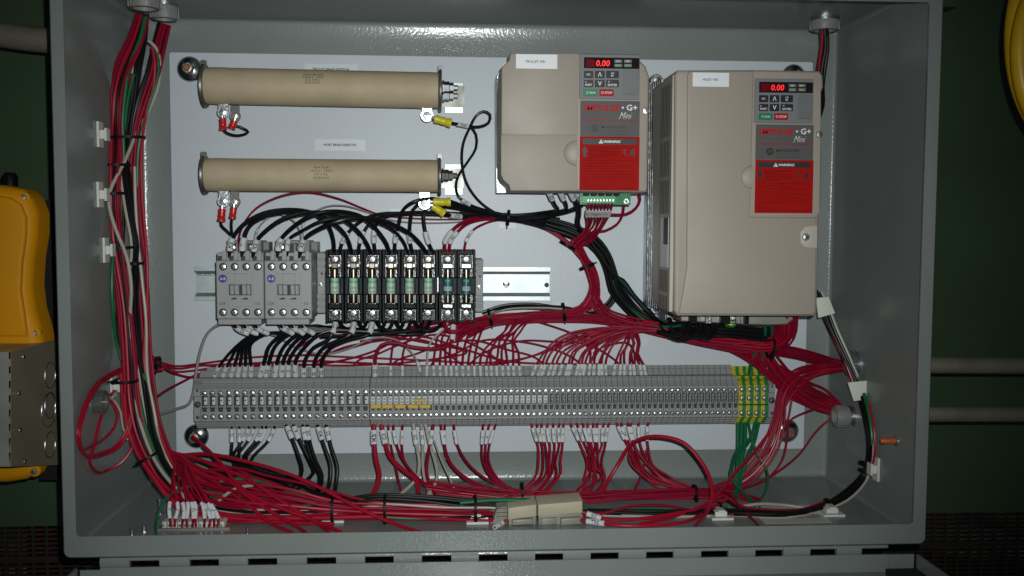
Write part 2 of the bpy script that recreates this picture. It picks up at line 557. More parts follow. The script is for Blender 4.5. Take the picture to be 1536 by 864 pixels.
# ================================================================== enclosure
enc = thing('electrical_enclosure', 'large grey painted steel control cabinet standing open', 'cabinet', (0, D, 0))
def ringy(x0, x1, z0, z1, r, y, seg=3):
    o = MB().outline(x0, x1, z0, z1, r, seg)
    return [(a, y, b) for a, b in o]
sh = MB('grey_paint')
t_ = 0.002
rr = 0.0042
rs = [ringy(-HX, HX, 0, H, .004, D), ringy(-HX, HX, 0, H, .004, 0.0)]
sh.rings(rs, True, False)
inner = [ringy(-HX + t_, HX - t_, t_, H - t_, .0046, 0.0), ringy(-HX + t_, HX - t_, t_, H - t_, .0046, D - t_ - rr)]
seq = []
r1, a1 = 0.0042, rad(76)                      # tight fold, then the sheet eases into the flat back
for k in range(1, 7):
    a = k / 6 * a1
    seq.append((r1 * (1 - math.cos(a)), r1 * math.sin(a)))
i_, y_ = seq[-1]
for k in range(1, 13):                        # last 14 degrees over 26 mm
    th = (PI / 2 - a1) * (1 - (k - .5) / 12) ** 1.3
    i_ += 0.026 / 12
    y_ += 0.026 / 12 * math.tan(th)
    seq.append((i_, y_))
for i_, q_ in seq:
    inner.append(ringy(-HX + t_ + i_, HX - t_ - i_, t_ + i_, H - t_ - i_, max(.0046 - i_ * .9, .0003), D - t_ - seq[-1][1] + q_))
inner[1] = ringy(-HX + t_, HX - t_, t_, H - t_, .0046, D - t_ - seq[-1][1])
inner = [[p for p in r][::-1] for r in inner]
sh.rings(inner, False, True)
sh.build('shell', enc, smooth_ang=40)
lip = MB('grey_paint')
lx0, lx1, lz0, lz1 = -HX + .0114, HX - .01255, .0189, H - .0229
oo = ringy(-HX, HX, 0, H, .006, 0, 5)
of = ringy(-HX + .0012, HX - .0012, 0.0012, H - .0012, .005, -.0028, 5)
o1 = ringy(-HX, HX, 0, H, .006, -.0014, 5)
inf = ringy(lx0, lx1, lz0, lz1, .003, -.0028, 5)
in2 = ringy(lx0 - .0006, lx1 + .0006, lz0 - .0006, lz1 + .0006, .003, -.0014, 5)
in3 = ringy(lx0 - .0006, lx1 + .0006, lz0 - .0006, lz1 + .0006, .003, .0002, 5)
lip.rings([oo, o1, of, inf, in2, in3, oo], False, False)
lip.build('front_lip', enc)
# hinge: knuckles between dark slots under the lip, then the door
def zlip(px):                                                      # a photo pixel just under the lip at y=0
    return P(px, 840 - 24 * (px - 95) / 1290, YP * 1000)
slots = [(152, 152)] + [(196, 241), (286, 330), (373, 417), (461, 505), (548, 591), (633, 677), (718, 761), (802, 844), (885, 927), (968, 1009), (1050, 1091), (1131, 1173), (1213, 1253), (1290, 1331)]
pin = MB('grey_paint')
x0, x1 = zlip(152).x, zlip(1331).x
pin.cyl((x0, -.0005, -.0022), (x1, -.0005, -.0022), .0016, 8)
pin.build('hinge_pin', enc)
for i in range(len(slots) - 1):
    a, b2 = zlip(slots[i][1]).x, zlip(slots[i + 1][0]).x
    k = MB('grey_paint')
    n = 7
    prof = [(-.0035 , -.0002)] + [(-.0042, -.003), (-.0042, -.0062), (-.0030, -.0085), (0.001, -.0085), (0.001, -.0002)]
    k.rings([[(a, y, z) for y, z in prof], [(b2, y, z) for y, z in prof]])
    k.build('hinge_knuckle', enc)
# door swung down, seen as a shallow tray
door = thing('cabinet_door', 'grey cabinet door swung open below the cabinet on its hinge', 'door', (0, 0, -.02))
dz1, dz0 = -.0060, -.0245
dx0, dx1 = -HX + .010, HX - .007
dm = MB('grey_paint')
def bx3(m, x0, x1, y0, y1, z0, z1):
    m.add([(x, y, z) for x in (x0, x1) for y in (y0, y1) for z in (z0, z1)], [(0, 1, 3, 2), (4, 6, 7, 5), (0, 4, 5, 1), (2, 3, 7, 6), (0, 2, 6, 4), (1, 5, 7, 3)])
bx3(dm, dx0, dx1, -.70, 0, dz0 - .002, dz0)
dm.build('panel', door, smooth_ang=None)
dm = MB('grey_paint')
bx3(dm, x0 - .0, x1, -.0035, -.0015, dz0, -.0086)
bx3(dm, dx0 + .004, x0 - .0002, -.0035, -.0015, dz0, -.0105)
bx3(dm, x1 + .0002, dx1 - .004, -.0035, -.0015, dz0, -.0088)
dm.build('hinge_flange', door, smooth_ang=None)
for xx, nm in ((dx0, 1), (dx1 - .002, 2)):
    dm = MB('grey_paint')
    bx3(dm, xx, xx + .002, -.70, -.0015 - .002, dz0, -.0088)
    dm.build('side_flange', door, smooth_ang=None)
dm = MB('foam')
bx3(dm, dx1 - .034, dx1 - .006, -.66, -.012, dz0, dz0 + .006)
dm.build('foam_gasket', door, smooth_ang=None)

# ================================================================== mounting plate and its bolts
plate = thing('mounting_plate', 'white powder coated back plate carrying all the components', 'plate', (0, D - .002, .0355))
pm = MB('white_powder')
pm.prism(pm.outline(-346.7, 349.7, 35.5, 467.8, 3, 3), -3, 0, 1.0, True, 2)
pm.build('sheet', plate)
for i, (px, py, dx, dy) in enumerate(((285, 104, -1.5, -2), (295, 654, -3, 4), (1180, 646, 6, 2), (1190, 115, 0, 0))):
    bm_ = MB('chrome')
    x, z = mm(px, py, 5)
    c = P(px, py, 0)
    bm_.lathe((c.x, YP, c.z), (0, -1, 0), [(0, .0135), (.0012, .0135), (.0035, .011), (.0048, .0062), (.005, .0058)], 28, True)
    bo = bm_.build('mounting_bolt', plate, smooth_ang=60)
    n_ = MB('zinc')
    n_.hexn(c.x * 1000, c.z * 1000, 6.3, 5, 11, .3 + i)
    n_.build('nut', bo)
    n_ = MB('copper')
    n_.disc(c.x * 1000, c.z * 1000, 3.6, 11, 14.5, 14, .8)
    n_.build('stud', bo)
# ================================================================== printed labels stuck on the plate
def sticker(name, a, b, c_, d, m, txt, tcx, tcy, tw, th, label, h=0.0):
    mb = MB(m)
    mb.pbox(a, b, c_, d, h, h + .12, .5)
    o = mb.build(name)
    tag(o, label, 'label')
    t = MB('ink')
    t.text(txt, tcx, tcy, th + .4, h + .14, wpx=tw, m='ink', bold=.03)
    t.build('printed_text', o)
    return o
sticker('paper_label', 457, 96, 537, 109, 'label_clear', 'TROLLEY BRAKE RESISTOR', 496.5, 104, 54, 3.2, 'clear printed label TROLLEY BRAKE RESISTOR on the plate above the top resistor')
sticker('paper_label', 472, 209, 548, 226, 'label_clear', 'HOIST BRAKE RESISTOR', 510, 217.3, 48, 3.2, 'clear printed label HOIST BRAKE RESISTOR on the plate between the two resistors')
for a, b, c_, d, l in ((748, 334, 774, 343, 'small pale sticky square on the plate under the black cable tie'), (866, 395, 890, 416, 'small pale sticky square on the plate behind the red wire bunch'), (830, 451, 856, 459, 'small pale sticky square on the plate just below the bare rail end'), (584, 313, 616, 327, 'small pale sticky square on the plate under the lower resistor'), (955, 506, 972, 520, 'small pale sticky square on the plate above the marked red wires')):
    m_ = MB('label_clear'); m_.pbox(a, b, c_, d, 0, 1.2, .4, .2)
    tag(m_.build('adhesive_pad'), l, 'adhesive pad')

# ================================================================== brake resistors
def resistor(ax0, ay0, ax1, ay1, dia, lines, tx, label, tabs, rtab, plate_r, bolts):
    h = 46
    A, B = P(ax0, ay0, h), P(ax1, ay1, h)
    r = dia / 2 / pxmm(h) / 1000
    t = thing('brake_resistor', label, 'resistor', (A.x, YP, A.z))
    d = (B - A).normalized()
    L = (B - A).length
    m = MB('cream_ceramic')
    prof = [(0, r * .62), (0, r * .97), (.002, r)]
    for k, rp in ((.045, 1.0), (.92, 1.0)):
        prof += [(L * k - .004, r), (L * k - .002, r * 1.012), (L * k + .010, r * 1.012), (L * k + .012, r)]
    prof += [(L - .002, r), (L, r * .97), (L, r * .6)]
    m.lathe(A, d, prof, 48, False)
    m.use('dark_slot')
    m.lathe(A, d, [(0.001, r * .62), (0.0012, .0001)], 24, False)
    body = m.build('ceramic_tube', t)
    # printed lines wrapped on the tube, upside down as in the photo
    tm = MB('ink_brown')
    ang = math.atan2(d.z, d.x)
    for s_, py, wpx in lines:
        zc = lambda X: A.z * 1000 + (X - A.x * 1000) * math.tan(ang)
        fn = lambda X, Z: h + math.sqrt(max(0, (r * 1000 + .15) ** 2 - (Z - zc(X)) ** 2))
        # first pass height by the pixel ray on the tube
        hh = h + r * 1000 * .9
        tm.text(s_, tx, py, 3.3, hh, wpx=wpx, m='ink_brown', rot=PI + ang, bold=.0, fn=fn)
    tm.build('printed_rating', body)
    for (e, sgn) in ((A, -1), (B, 1)):
        f = MB('dark_steel')
        f.lathe(e - d * sgn * .0008, d * sgn, [(0, r * .9), (0, r * 1.16), (.0012, r * 1.2), (.003, r * 1.2), (.0034, r * 1.1), (.0034, .004)], 32)
        # bent foot going back to the plate
        n = Vector((0, -1, 0))
        c0 = e + d * sgn * .0015
        f.obox(c0 + Vector((0, (YP - c0.y) / 2, 0)) , d * .0009, Vector((0, (YP - c0.y) / 2, 0)), Vector((0, 0, r * .55)))
        f.obox(Vector((c0.x + (.012 if sgn > 0 else .010), YP - .0012, c0.z)), Vector((.013, 0, 0)), Vector((0, .0011, 0)), Vector((0, 0, r * .62)))
        # little clip ear at the top edge
        f.obox(e + d * sgn * .001 + Vector((0, -.003, r * 1.18)), Vector((.002, 0, 0)), Vector((0, .004, 0)), Vector((0, 0, .003)))
        f.build('end_bracket', t)
    # through bolt on the right
    for by, hh, rr_ in bolts:
        m = MB('nut_steel')
        e = B + d * .0035
        o = P(ax1, by, hh)
        p0 = Vector((e.x, o.y, o.z))
        m.lathe(p0, d, [(0, .0075), (.0014, .0075), (.0014, .0060), (.0066, .0062), (.0068, .0058), (.0072, .0050), (.0112, .0050), (.0114, .0026), (.0155, .0026), (.016, .0018)], 6)
        m.build('nut_and_bolt', t, smooth_ang=20)
    m = MB('rail_zinc')
    m.pbox(*plate_r, 0, 1.6, .4, .3)
    m.build('foot_plate', t)
    # terminals
    for (cx, cy, rpx, top, w_, hh, dull) in tabs + [rtab]:
        k = pxmm(hh)
        x, z = mm(cx, cy, hh)
        m = MB('dark_steel' if dull else 'zinc')
        x0, zt = mm(cx, top, hh)
        m.box(x - w_ / k / 2, x + w_ / k / 2, z, zt, hh - 2.6, hh - 1.4, .5, .2)
        m.disc(x, z, rpx / k, hh - 2.6, hh - 1.4, 20, .2)
        tb = m.build('terminal_tab', t)
        m = MB('dark_steel' if dull else 'zinc')
        m.annulus(x, z, rpx / k * .45, rpx / k, hh - 1.3, hh - .2, 24)
        m.build('ring_terminal', tb)
        m = MB()
        m.screw(x, z, hh + .3, rpx / k * .62, .3 + cx)
        m.build('screw', tb)
    return t
res1 = resistor(309, 128.5, 659, 136, 53, [('1818 MX', 111.5, 29), ('50\u03a9 375W', 115.7, 31), ('76133', 120, 20), ('OHMITE', 124.3, 23)], 469,
    'cream tubular ceramic resistor at the top, red crimps left and one yellow crimp right',
    [(334.5, 168, 8.6, 152, 15, 50, False), (352.5, 174, 7.8, 158, 12, 44, True)], (640.5, 173, 9.5, 156, 15, 50, False),
    (667, 124, 695, 170), ((131, 46, 1), (143, 38, 1)))
res2 = resistor(309, 262, 658, 264.5, 48.5, [('1810 MX', 251, 24), ('50\u03a9 175W', 256.3, 31), ('76133', 261.5, 20), ('OHMITE', 266.5, 23)], 482,
    'cream tubular ceramic resistor, lower of the two, with two yellow crimps at its right end',
    [(335, 301.5, 9, 284, 15, 50, False), (352, 303, 8, 287, 12, 44, True)], (637, 305, 9.3, 286, 15, 50, False),
    (667, 246, 694, 292), ((263, 44, 1),))
def crimp(a, b, h, rpx, m, label, cat='crimp'):
    A, B = P(*a, h), P(*b, h)
    k = rpx / pxmm(h) / 1000
    d = B - A
    L = d.length
    mb = MB(m)
    mb.lathe(A, d, [(0, k * .75), (0, k), (L * .1, k * 1.05), (L * .35, k * .92), (L * .45, k * 1.02), (L * .62, k * 1.02), (L * .68, k * .9), (L * .8, k * 1.12), (L, k * 1.15), (L, k * .6)], 16)
    mb.use('zinc')
    mb.lathe(A, d, [(-.0035, k * .55), (.001, k * .6)], 10)
    tag(mb.build('crimp_terminal'), label, cat)
crimp((334, 178), (335, 195), 50, 5, 'red_crimp', 'red crimp under the left ring of the top resistor')
crimp((352, 181), (347, 193), 44, 5, 'red_crimp', 'red tilted crimp under the second ring of the top resistor')
crimp((333.5, 313), (332, 332), 50, 5.3, 'red_crimp', 'red crimp under the left ring of the lower resistor')
crimp((351, 311), (348.5, 328), 44, 4.8, 'red_crimp', 'red slimmer crimp under the second ring of the lower resistor')
crimp((652, 178), (677, 185), 50, 6, 'yellow_crimp', 'yellow crimp at the right end of the top resistor')
crimp((650, 303), (676, 303), 54, 5.8, 'yellow_crimp', 'yellow level crimp at the right end of the lower resistor')
crimp((649, 309), (667, 321), 48, 5.8, 'yellow_crimp', 'yellow drooping crimp below the other one on the lower resistor')

# ================================================================== drives
def vfd(label, h, body, side, kx, ky, big, name_label, split, finger, screws, extra):
    """body: pixel outline of the front; kx,ky: keypad frame in photo pixels (trolley drive coordinates mapped on them)"""
    X = lambda u: kx[0] + (u - 869) * (kx[1] - kx[0]) / 91.0
    Y = lambda v: ky[0] + (v - 81.3) * (ky[1] - ky[0]) / 204.7
    xs = [p[0] for p in body]; ys = [p[1] for p in body]
    cx, cy = (min(xs) + max(xs)) / 2, (min(ys) + max(ys)) / 2
    base = P(cx, cy, 0)
    t = thing('variable_frequency_drive', label, 'motor drive', (base.x, YP, base.z))
    m = MB('beige')
    m.pprism(body, side, h, 3.0, 4)
    m.build('front_cover', t)
    m = MB('beige_side')
    o = [mm(x, y, h) for x, y in body]
    o = m.inset(o, 1.6)
    m.prism(o, side * .45, side - .2)
    cs = m.build('case_side', t)
    return t, X, Y, cs

def keypad(t, X, Y, h):
    m = MB('keypad_grey')
    def box(mb, a, b, c_, d, h0, h1, r=0, c=0):
        return mb.pbox(X(a), Y(b), X(c_), Y(d), h0, h1, r, c)
    box(m, 869, 81.3, 959.5, 149, h - 2, h + 1.6, 1.2, .5)
    kp = m.build('keypad', t)
    H1 = h + 1.6
    m = MB('display_window')
    box(m, 876, 86.4, 959, 102.8, H1 - .5, H1 + .35, .5, .15)
    m.text('0.00', X(904.5), Y(94.8), 9.2, H1 + .45, wpx=21 * (X(960) - X(869)) / 91, m='led_red', bold=.02, shear=.12)
    m.rectp(X(879), Y(89), X(892), Y(100.5), H1 + .4, 'led_back')
    for i, (u, v) in enumerate(((927.4, 91.8), (941.8, 91.8), (927.4, 98.2), (941.8, 98.2))):
        m.rectp(X(u - 5.8), Y(v - 2.3), X(u + 5.8), Y(v + 2.3), H1 + .42, 'keypad_panel')
        m.text(('REV', 'DRV', 'FOUT', 'RUN')[i], X(u), Y(v), 2.2, H1 + .5, m='label_white' if i < 2 else 'led_green', bold=.02)
    m.build('display', kp)
    for (a, b, c_, d, km, tx, tm) in ((876, 106.3, 890, 117, 'key_black', 'ESC', 2.6), (892.6, 106.3, 907, 117, 'key_black', '\u039b', 6.5), (909.6, 106.3, 928.3, 117, 'key_black', 'LO\nRE', 6.5),
                                      (876, 119.8, 890, 130.6, 'key_black', '>\nRESET', 7.5), (892.6, 119.8, 907, 130.6, 'key_black', 'V', 6.5), (909.6, 119.8, 928.3, 130.6, 'key_black', '\u2190\nENTER', 8),
                                      (875.4, 133.8, 896.8, 144, 'key_green', '\u25c7 RUN', 4), (899.2, 133.8, 920.8, 144, 'key_red', '\u25cb STOP', 4)):
        m = MB(km)
        box(m, a, b, c_, d, H1 - .4, H1 + .7, .7, .25)
        wmax = (c_ - a) * .78
        vs, fs, tw, th = text_geo(tx, .015)
        hp = min(tm, wmax * th / tw * 1.0)
        m.text(tx, X((a + c_) / 2), Y((b + d) / 2), hp, H1 + .76, m='white_ink', bold=.015)
        m.build('key', kp)
    m = MB('keypad_panel')
    box(m, 935.3, 105.8, 959, 143, H1 - .3, H1 + .2, .6, .15)
    m.text('JVOP', X(947), Y(141.3), 1.8, H1 + .3, wpx=14, m='ink')
    m.text('LCD', X(948), Y(124), 8, H1 + .22, m='keypad_grey')
    m.build('port_cover', kp)
    # brand and warning label
    m = MB('label_grey')
    box(m, 870.5, 151.2, 959.5, 204.6, h - .2, h + .5, .3)
    HL = h + .56
    sc = (X(960) - X(869)) / 91
    m.text('IMPULSE', X(903), Y(161.8), 9.5, HL, wpx=56 * sc, m='red_ink', bold=.025, shear=.25)
    m.text('\u2022', X(934.3), Y(161.5), 3.4, HL, m='white_ink')
    m.text('G+', X(948), Y(161.5), 9, HL, wpx=16.5 * sc, m='white_ink', bold=.02)
    m.text('Mini', X(938.5), Y(173.5), 10, HL, wpx=20 * sc, m='white_ink', bold=-.012, shear=.55)
    m.rectp(X(873.5), Y(177.6), X(928), Y(178.3), HL, 'red_ink')
    m.rectp(X(934), Y(177.6), X(957), Y(178.3), HL, 'red_ink')
    m.text('ADJUSTABLE FREQUENCY / VECTOR CRANE CONTROLS', X(915), Y(180.8), 1.7, HL, wpx=81 * sc, m='ink')
    m.rectp(X(873.5), Y(184.6), X(957), Y(185.2), HL, 'red_ink')
    # round emblem
    ex, ez = mm(X(892.5), Y(192), HL)
    m.use('ink')
    m.disc(ex, ez, 5.8 / pxmm(HL), HL - .1, HL, 20)
    m.use('label_grey')
    for s_ in (-1, 0, 1):
        a = 1.1 / pxmm(HL)
        for dx in (0,):
            q = [(ex + s_ * 2.3 * a - 1.6 * a + dx, ez - 2.6 * a - s_ * a * .5), (ex + s_ * 2.3 * a - .6 * a, ez - 2.6 * a - s_ * a * .5), (ex + s_ * 2.3 * a + 1.6 * a, ez + 2.6 * a - s_ * a * .5), (ex + s_ * 2.3 * a + .6 * a, ez + 2.6 * a - s_ * a * .5)]
            m.add([m.q(x_, HL + .05, z_) for x_, z_ in q], [(0, 1, 2, 3)])
    m.text('MAGNETEK', X(920.5), Y(190.6), 4.2, HL, wpx=37.5 * sc, m='ink', bold=.02)
    m.text('MATERIAL HANDLING', X(920.5), Y(196.2), 1.6, HL, wpx=37.5 * sc, m='ink')
    m.text('www.magnetekmh.com', X(920.5), Y(201.3), 1.9, HL, wpx=37.5 * sc, m='ink', bold=.02)
    m.build('brand_label', t)
    m = MB('label_red')
    box(m, 869.5, 204.8, 959, 285.8, h - .2, h + .5, .3)
    m.rectp(X(874.2), Y(208), X(955.3), Y(216.6), HL, 'ink')
    wx, wz = mm(X(901.5), Y(212.2), HL)
    k = 3.4 / pxmm(HL)
    m.use('white_ink')
    m.add([m.q(wx - k * 1.05, HL + .05, wz - k * .85), m.q(wx + k * 1.05, HL + .05, wz - k * .85), m.q(wx, HL + .05, wz + k * .95)], [(0, 1, 2)])
    m.text('!', X(901.5), Y(213), 3.6, HL + .08, m='ink', bold=.05)
    m.text('WARNING!', X(918), Y(212.4), 3.9, HL + .05, wpx=25.5 * sc, m='white_ink', bold=.03, shear=.1)
    small = ['RISK OF ELECTRIC SHOCK.', 'Read manual', 'before installing. Wait 5', 'minutes for capacitor', 'discharge after', 'power off.']
    ws = [43, 22, 44, 43, 44, 24]
    for i, s_ in enumerate(small):
        m.text(s_, X(884 + ws[i] / 2), Y(221.5 + i * 2.95), 1.9, HL, wpx=ws[i] * sc, m='label_red_ink', bold=.015)
    rows = [('To conform to CE requirements, make sure to ground', 80), ('the supply neutral for 400V class.', 53), ('After opening the manual switch between drive', 74), ('and motor, please wait 5 minutes', 44),
            ('before inspecting, performing maintenance or wiring.', 80), ('Hot surfaces. Top and side surfaces may become', 73), ('hot. Do not touch. Replace parts only with the', 78), ('same type and rating as given in manual for', 76), ('repair.', 9), ('Use copper wire rated 75C or equal', 44), ('Tighten terminals to rated torque.', 80)]
    for i, (s_, w_) in enumerate(rows):
        m.text(s_, X(873.5 + w_ / 2), Y(240.8 + i * 4.15), 2.0, HL, wpx=w_ * sc, m='label_red_ink', bold=.012)
    # hand, shock and burn pictograms
    def pic(pts):
        q = [mm(X(u), Y(v), HL) for u, v in pts]
        m.use('ink')
        m.add([m.q(x_, HL, z_) for x_, z_ in q], [tuple(range(len(q)))])
    pic([(874.5, 221), (876, 221), (877, 219.8), (878.6, 219.9), (879, 222), (880.6, 224), (880.2, 229), (879, 231), (879.5, 235), (874.8, 235), (875.4, 230), (874, 227)])
    pic([(933, 224), (940.5, 224), (940.5, 225.3), (933, 225.3)])
    pic([(936, 226), (938, 226), (938, 229), (940.5, 233), (939, 233.5), (936, 230), (934, 229.5), (934, 228.3), (936, 228)])
    pic([(945, 228), (949, 224), (952, 224), (952, 235), (950, 235), (949, 230), (947, 233), (945, 232)])
    m.build('warning_label', t)

# ---- trolley drive
hT = 140
t1, X1, Y1, cs1 = vfd('smaller beige drive marked TROLLEY VFD with lit red 0.00 display', hT,
    [(765, 80), (763, 90), (752, 101), (751.5, 262), (755, 270), (764, 278), (766, 286), (970, 288.5), (972, 283), (974.5, 115), (969, 99), (960, 90), (958, 81), (868, 79)][::-1], 62, (869, 960), (81.3, 286), None, None, None, None, None, None)
keypad(t1, X1, Y1, hT)
m = MB('beige')
m.pprism([(751.5 , 202), (866, 203), (866, 286), (766, 286), (764, 278), (755, 270), (751.5, 262)][::-1], hT - 1, hT + 1.4, .8, 2)
m.build('lower_cover', t1)
m = MB('beige')
m.pprism([(868, 80), (766, 80.5), (764.5, 91), (753, 102), (752.5, 201.2), (866.4, 202.2), (867, 120)][::1], hT - 1, hT + .9, .6, 2)
m.build('upper_cover', t1)
m = MB('beige')                                                     # rounded grip recess beside the label
x, z = mm(864, 230, hT); k = pxmm(hT)
rs_ = []
for a, hh in ((19, hT + 1.3), (18, hT + 3.0), (15, hT + 4.2), (10, hT + 5.0), (4, hT + 5.3)):
    rs_.append([m.q(x - a / k * math.cos(rad(q_)) * 1.0, hh, z + a / k * math.sin(rad(q_))) for q_ in range(-90, 91, 12)])
m.rings(rs_, False, True)
m.build('finger_grip', t1)
m = MB('label_white')
m.pbox(774, 81.5, 836, 103, hT + 1, hT + 1.2)
m.text('TROLLEY VFD', 803, 92.3, 3.9, hT + 1.3, wpx=30, m='ink', bold=.015)
tag(m.build('paper_label'), 'white paper label printed TROLLEY VFD on the smaller drive', 'label')
m = MB(); x, z = mm(968.5, 166.5, hT)
m.screw(x, z, hT + .4, 3.3, .5)
m.build('screw', t1)
m = MB('cast_alu')
m.pprism([(745.5, 112), (753, 100), (766, 86), (768, 280), (962, 283), (964, 286), (746, 286)][::-1], 1, 60)
m.build('heatsink', t1)
m = MB('zinc')
m.pprism([(744.5, 250), (748, 266), (758, 272), (764, 280), (765, 290), (744.5, 290)][::-1], 52, 55, .6)
x, z = mm(749, 283, 55)
m.screw(x, z, 55.2, 2.4, .2)
m.build('mounting_foot', t1)
m = MB('zinc')
m.pprism([(745, 114), (750, 104), (763, 92), (766, 82), (769, 82), (769, 98), (757, 108), (753, 116), (753, 250), (746, 250)][::-1], 58, 61, .5)
m.build('side_rim', t1)

# ---- hoist drive
hH = 150
t2, X2, Y2, cs2 = vfd('larger beige drive marked HOIST VFD on the right of the plate', hH,
    [(1017, 105), (1012, 112), (1011, 466), (1017, 474), (1220, 474.5), (1226, 470), (1228, 373), (1229, 322), (1232, 300), (1233, 138), (1236, 130), (1235, 113), (1230, 106), (1131, 104.5)], 95, (1132, 1220.5), (118, 320), None, None, None, None, None, None)
keypad(t2, X2, Y2, hH)
m = MB('beige')                                                     # raised front face beside the left shoulder
m.pprism([(1131, 106), (1034, 106.5), (1031, 112), (1030, 400), (1024, 440), (1018, 471), (1218, 472.5), (1224, 468), (1225, 326), (1125, 325), (1129, 188)], hH - 1, hH + 1.8, 1.6, 3)
m.build('cover_panel', t2)
m = MB('beige')
m.pprism([(1127.5, 186), (1125.5, 323), (1223, 324), (1229, 320), (1231, 186)], hH - 1, hH + .25, .2, 1)
m.build('label_frame', t2)
m = MB('beige')
m.pprism([(1131, 107), (1130.5, 186), (1231, 186), (1231, 138), (1221, 128), (1221, 117), (1228, 110)], hH - 1, hH + .3, .2, 1)
m.build('keypad_frame', t2)
m = MB('beige')
x, z = mm(1127, 266, hH); k = pxmm(hH)
rs_ = []
for a, hh in ((18, hH + 1.3), (17, hH + 3.2), (14, hH + 4.4), (9, hH + 5.2), (3, hH + 5.4)):
    rs_.append([m.q(x - a / k * math.cos(rad(q_)), hh, z + a / k * math.sin(rad(q_))) for q_ in range(-90, 91, 12)])
m.rings(rs_, False, True)
m.build('finger_grip', t2)
m = MB('beige_side')                                                # screw pocket
m.pprism([(1226, 338), (1208, 340), (1201, 348), (1201, 364), (1207, 371), (1226, 372)], hH + .5, hH + 2.2, .6, 2)
x, z = mm(1208.5, 355.5, hH + 2)
m.screw(x, z, hH + 2.5, 3.7, .9)
m.build('screw_pocket', t2)
m = MB(); x, z = mm(1228.5, 202, hH)
m.screw(x, z, hH + .6, 3.4, .2)
m.build('screw', t2)
m = MB('label_white')
m.pbox(1039, 109, 1093.5, 130, hH + 1.9, hH + 2.1)
m.text('HOIST VFD', 1066, 119.5, 3.7, hH + 2.2, wpx=24, m='ink', bold=.015)
tag(m.build('paper_label'), 'white paper label printed HOIST VFD on the larger drive', 'label')
# vented left side: slats standing proud of a dark case
xl, zt_ = mm(1012.5, 112, hH)
_, zb_ = mm(1012.5, 468, hH)
m = MB('dark_slot')
def sbox(m, x0, x1, h0, h1, z0, z1):
    m.box(x0, x1, z0, z1, h0, h1)
m.use('beige_side')
cs2_x = xl - 1.0
sbox(m, cs2_x - .2, cs2_x + 3, 96, 146, zb_, zt_)
m.build('side_wall', t2, smooth_ang=None)
m = MB('dark_slot')
segs = [(0.0, .33), (.36, .56), (.0, 0.0)]
nz = 0
bands = [(zt_ - 6, zt_ - 56), (zt_ - 60, zt_ - 94), (zt_ - 98, zt_ - 130), (zt_ - 185, zt_ - 206), (zt_ - 210, zt_ - 236)]
for a, b in bands:
    for j in range(6):
        hh = 102 + j * 6.5
        sbox(m, cs2_x - .6, cs2_x - .1, hh, hh + 2.2, b, a)
tag(m.build('vent_slots', t2, smooth_ang=None), kind='stuff')
m = MB('label_white')
sbox(m, cs2_x - .5, cs2_x - .1, 104, 138, zt_ - 182, zt_ - 134)
m.use('ink')
sbox(m, cs2_x - .8, cs2_x - .5, 118, 138, zt_ - 160, zt_ - 134)
m.build('rating_plate', t2, smooth_ang=None)
m = MB('cast_alu')
xh = mm(977, 300, 40)[0]
z0h, z1h = mm(980, 466, 40)[1], mm(980, 118, 40)[1]
m.box(xh, xh + 14, z0h, z1h, 1, 18, .5, 1)
for j in range(6):
    hh = 20 + j * 7.5
    m.box(xh + 1.2 + j * .5, xh + 20, z0h + 3, z1h - 3, hh, hh + 4.6, .3, .5)
m.box(xh + 8, xh + 150, z0h + 4, z1h - 4, 2, 88)
m.build('heatsink', t2)
for yy in (121, 462):
    m = MB('cast_alu')
    x, z = mm(985, yy, 18)
    m.disc(x, z, 7.2, 1, 18, 20, 1.2)
    m.screw(x, z, 18.2, 4.6, .7, slot=True)
    m.build('mounting_ear', t2)
# bottom connector row of the hoist drive
m = MB('galv')
m.pprism([(1020, 470), (1190, 471), (1190, 480), (1180, 487), (1150, 488), (1100, 486), (1022, 482)], 70, 104, 1)
for i, (a, b) in enumerate(((1035, 1046), (1058, 1068), (1082, 1096), (1103, 1112), (1118, 1124))):
    m.use('zinc' if i % 2 else 'black_plastic')
    m.pbox(a, 470, b, 486, 90, 112, 1, .8)
m.build('power_terminals', t2)
# green terminal board of the trolley drive
m = MB('pcb_green')
m.pbox(870, 280, 946, 307, 92, 94)
pcb = m.build('control_board', t1, smooth_ang=None)
m = MB('pcb_light')
m.pbox(873, 294, 924, 305, 94, 100, .5, .6)
m.build('terminal_strip', pcb)
for j in range(5):
    m = MB('black_plastic')
    x, z = mm(879.5 + j * 11.4, 289.5, 98)
    m.disc(x, z, 3.4, 94, 99, 14, .6)
    m.build('capacitor', pcb)
for j in range(9):
    m = MB(); x, z = mm(883 + j * 4.7, 300.5, 100)
    m.screw(x, z, 100.2, 1.3, j, n=16)
    m.build('terminal_screw', pcb)
m = MB('zinc'); x, z = mm(939.5, 302, 94)
m.annulus(x, z, 1.2, 2.6, 94, 94.8, 16)
m.build('mounting_hole', pcb)

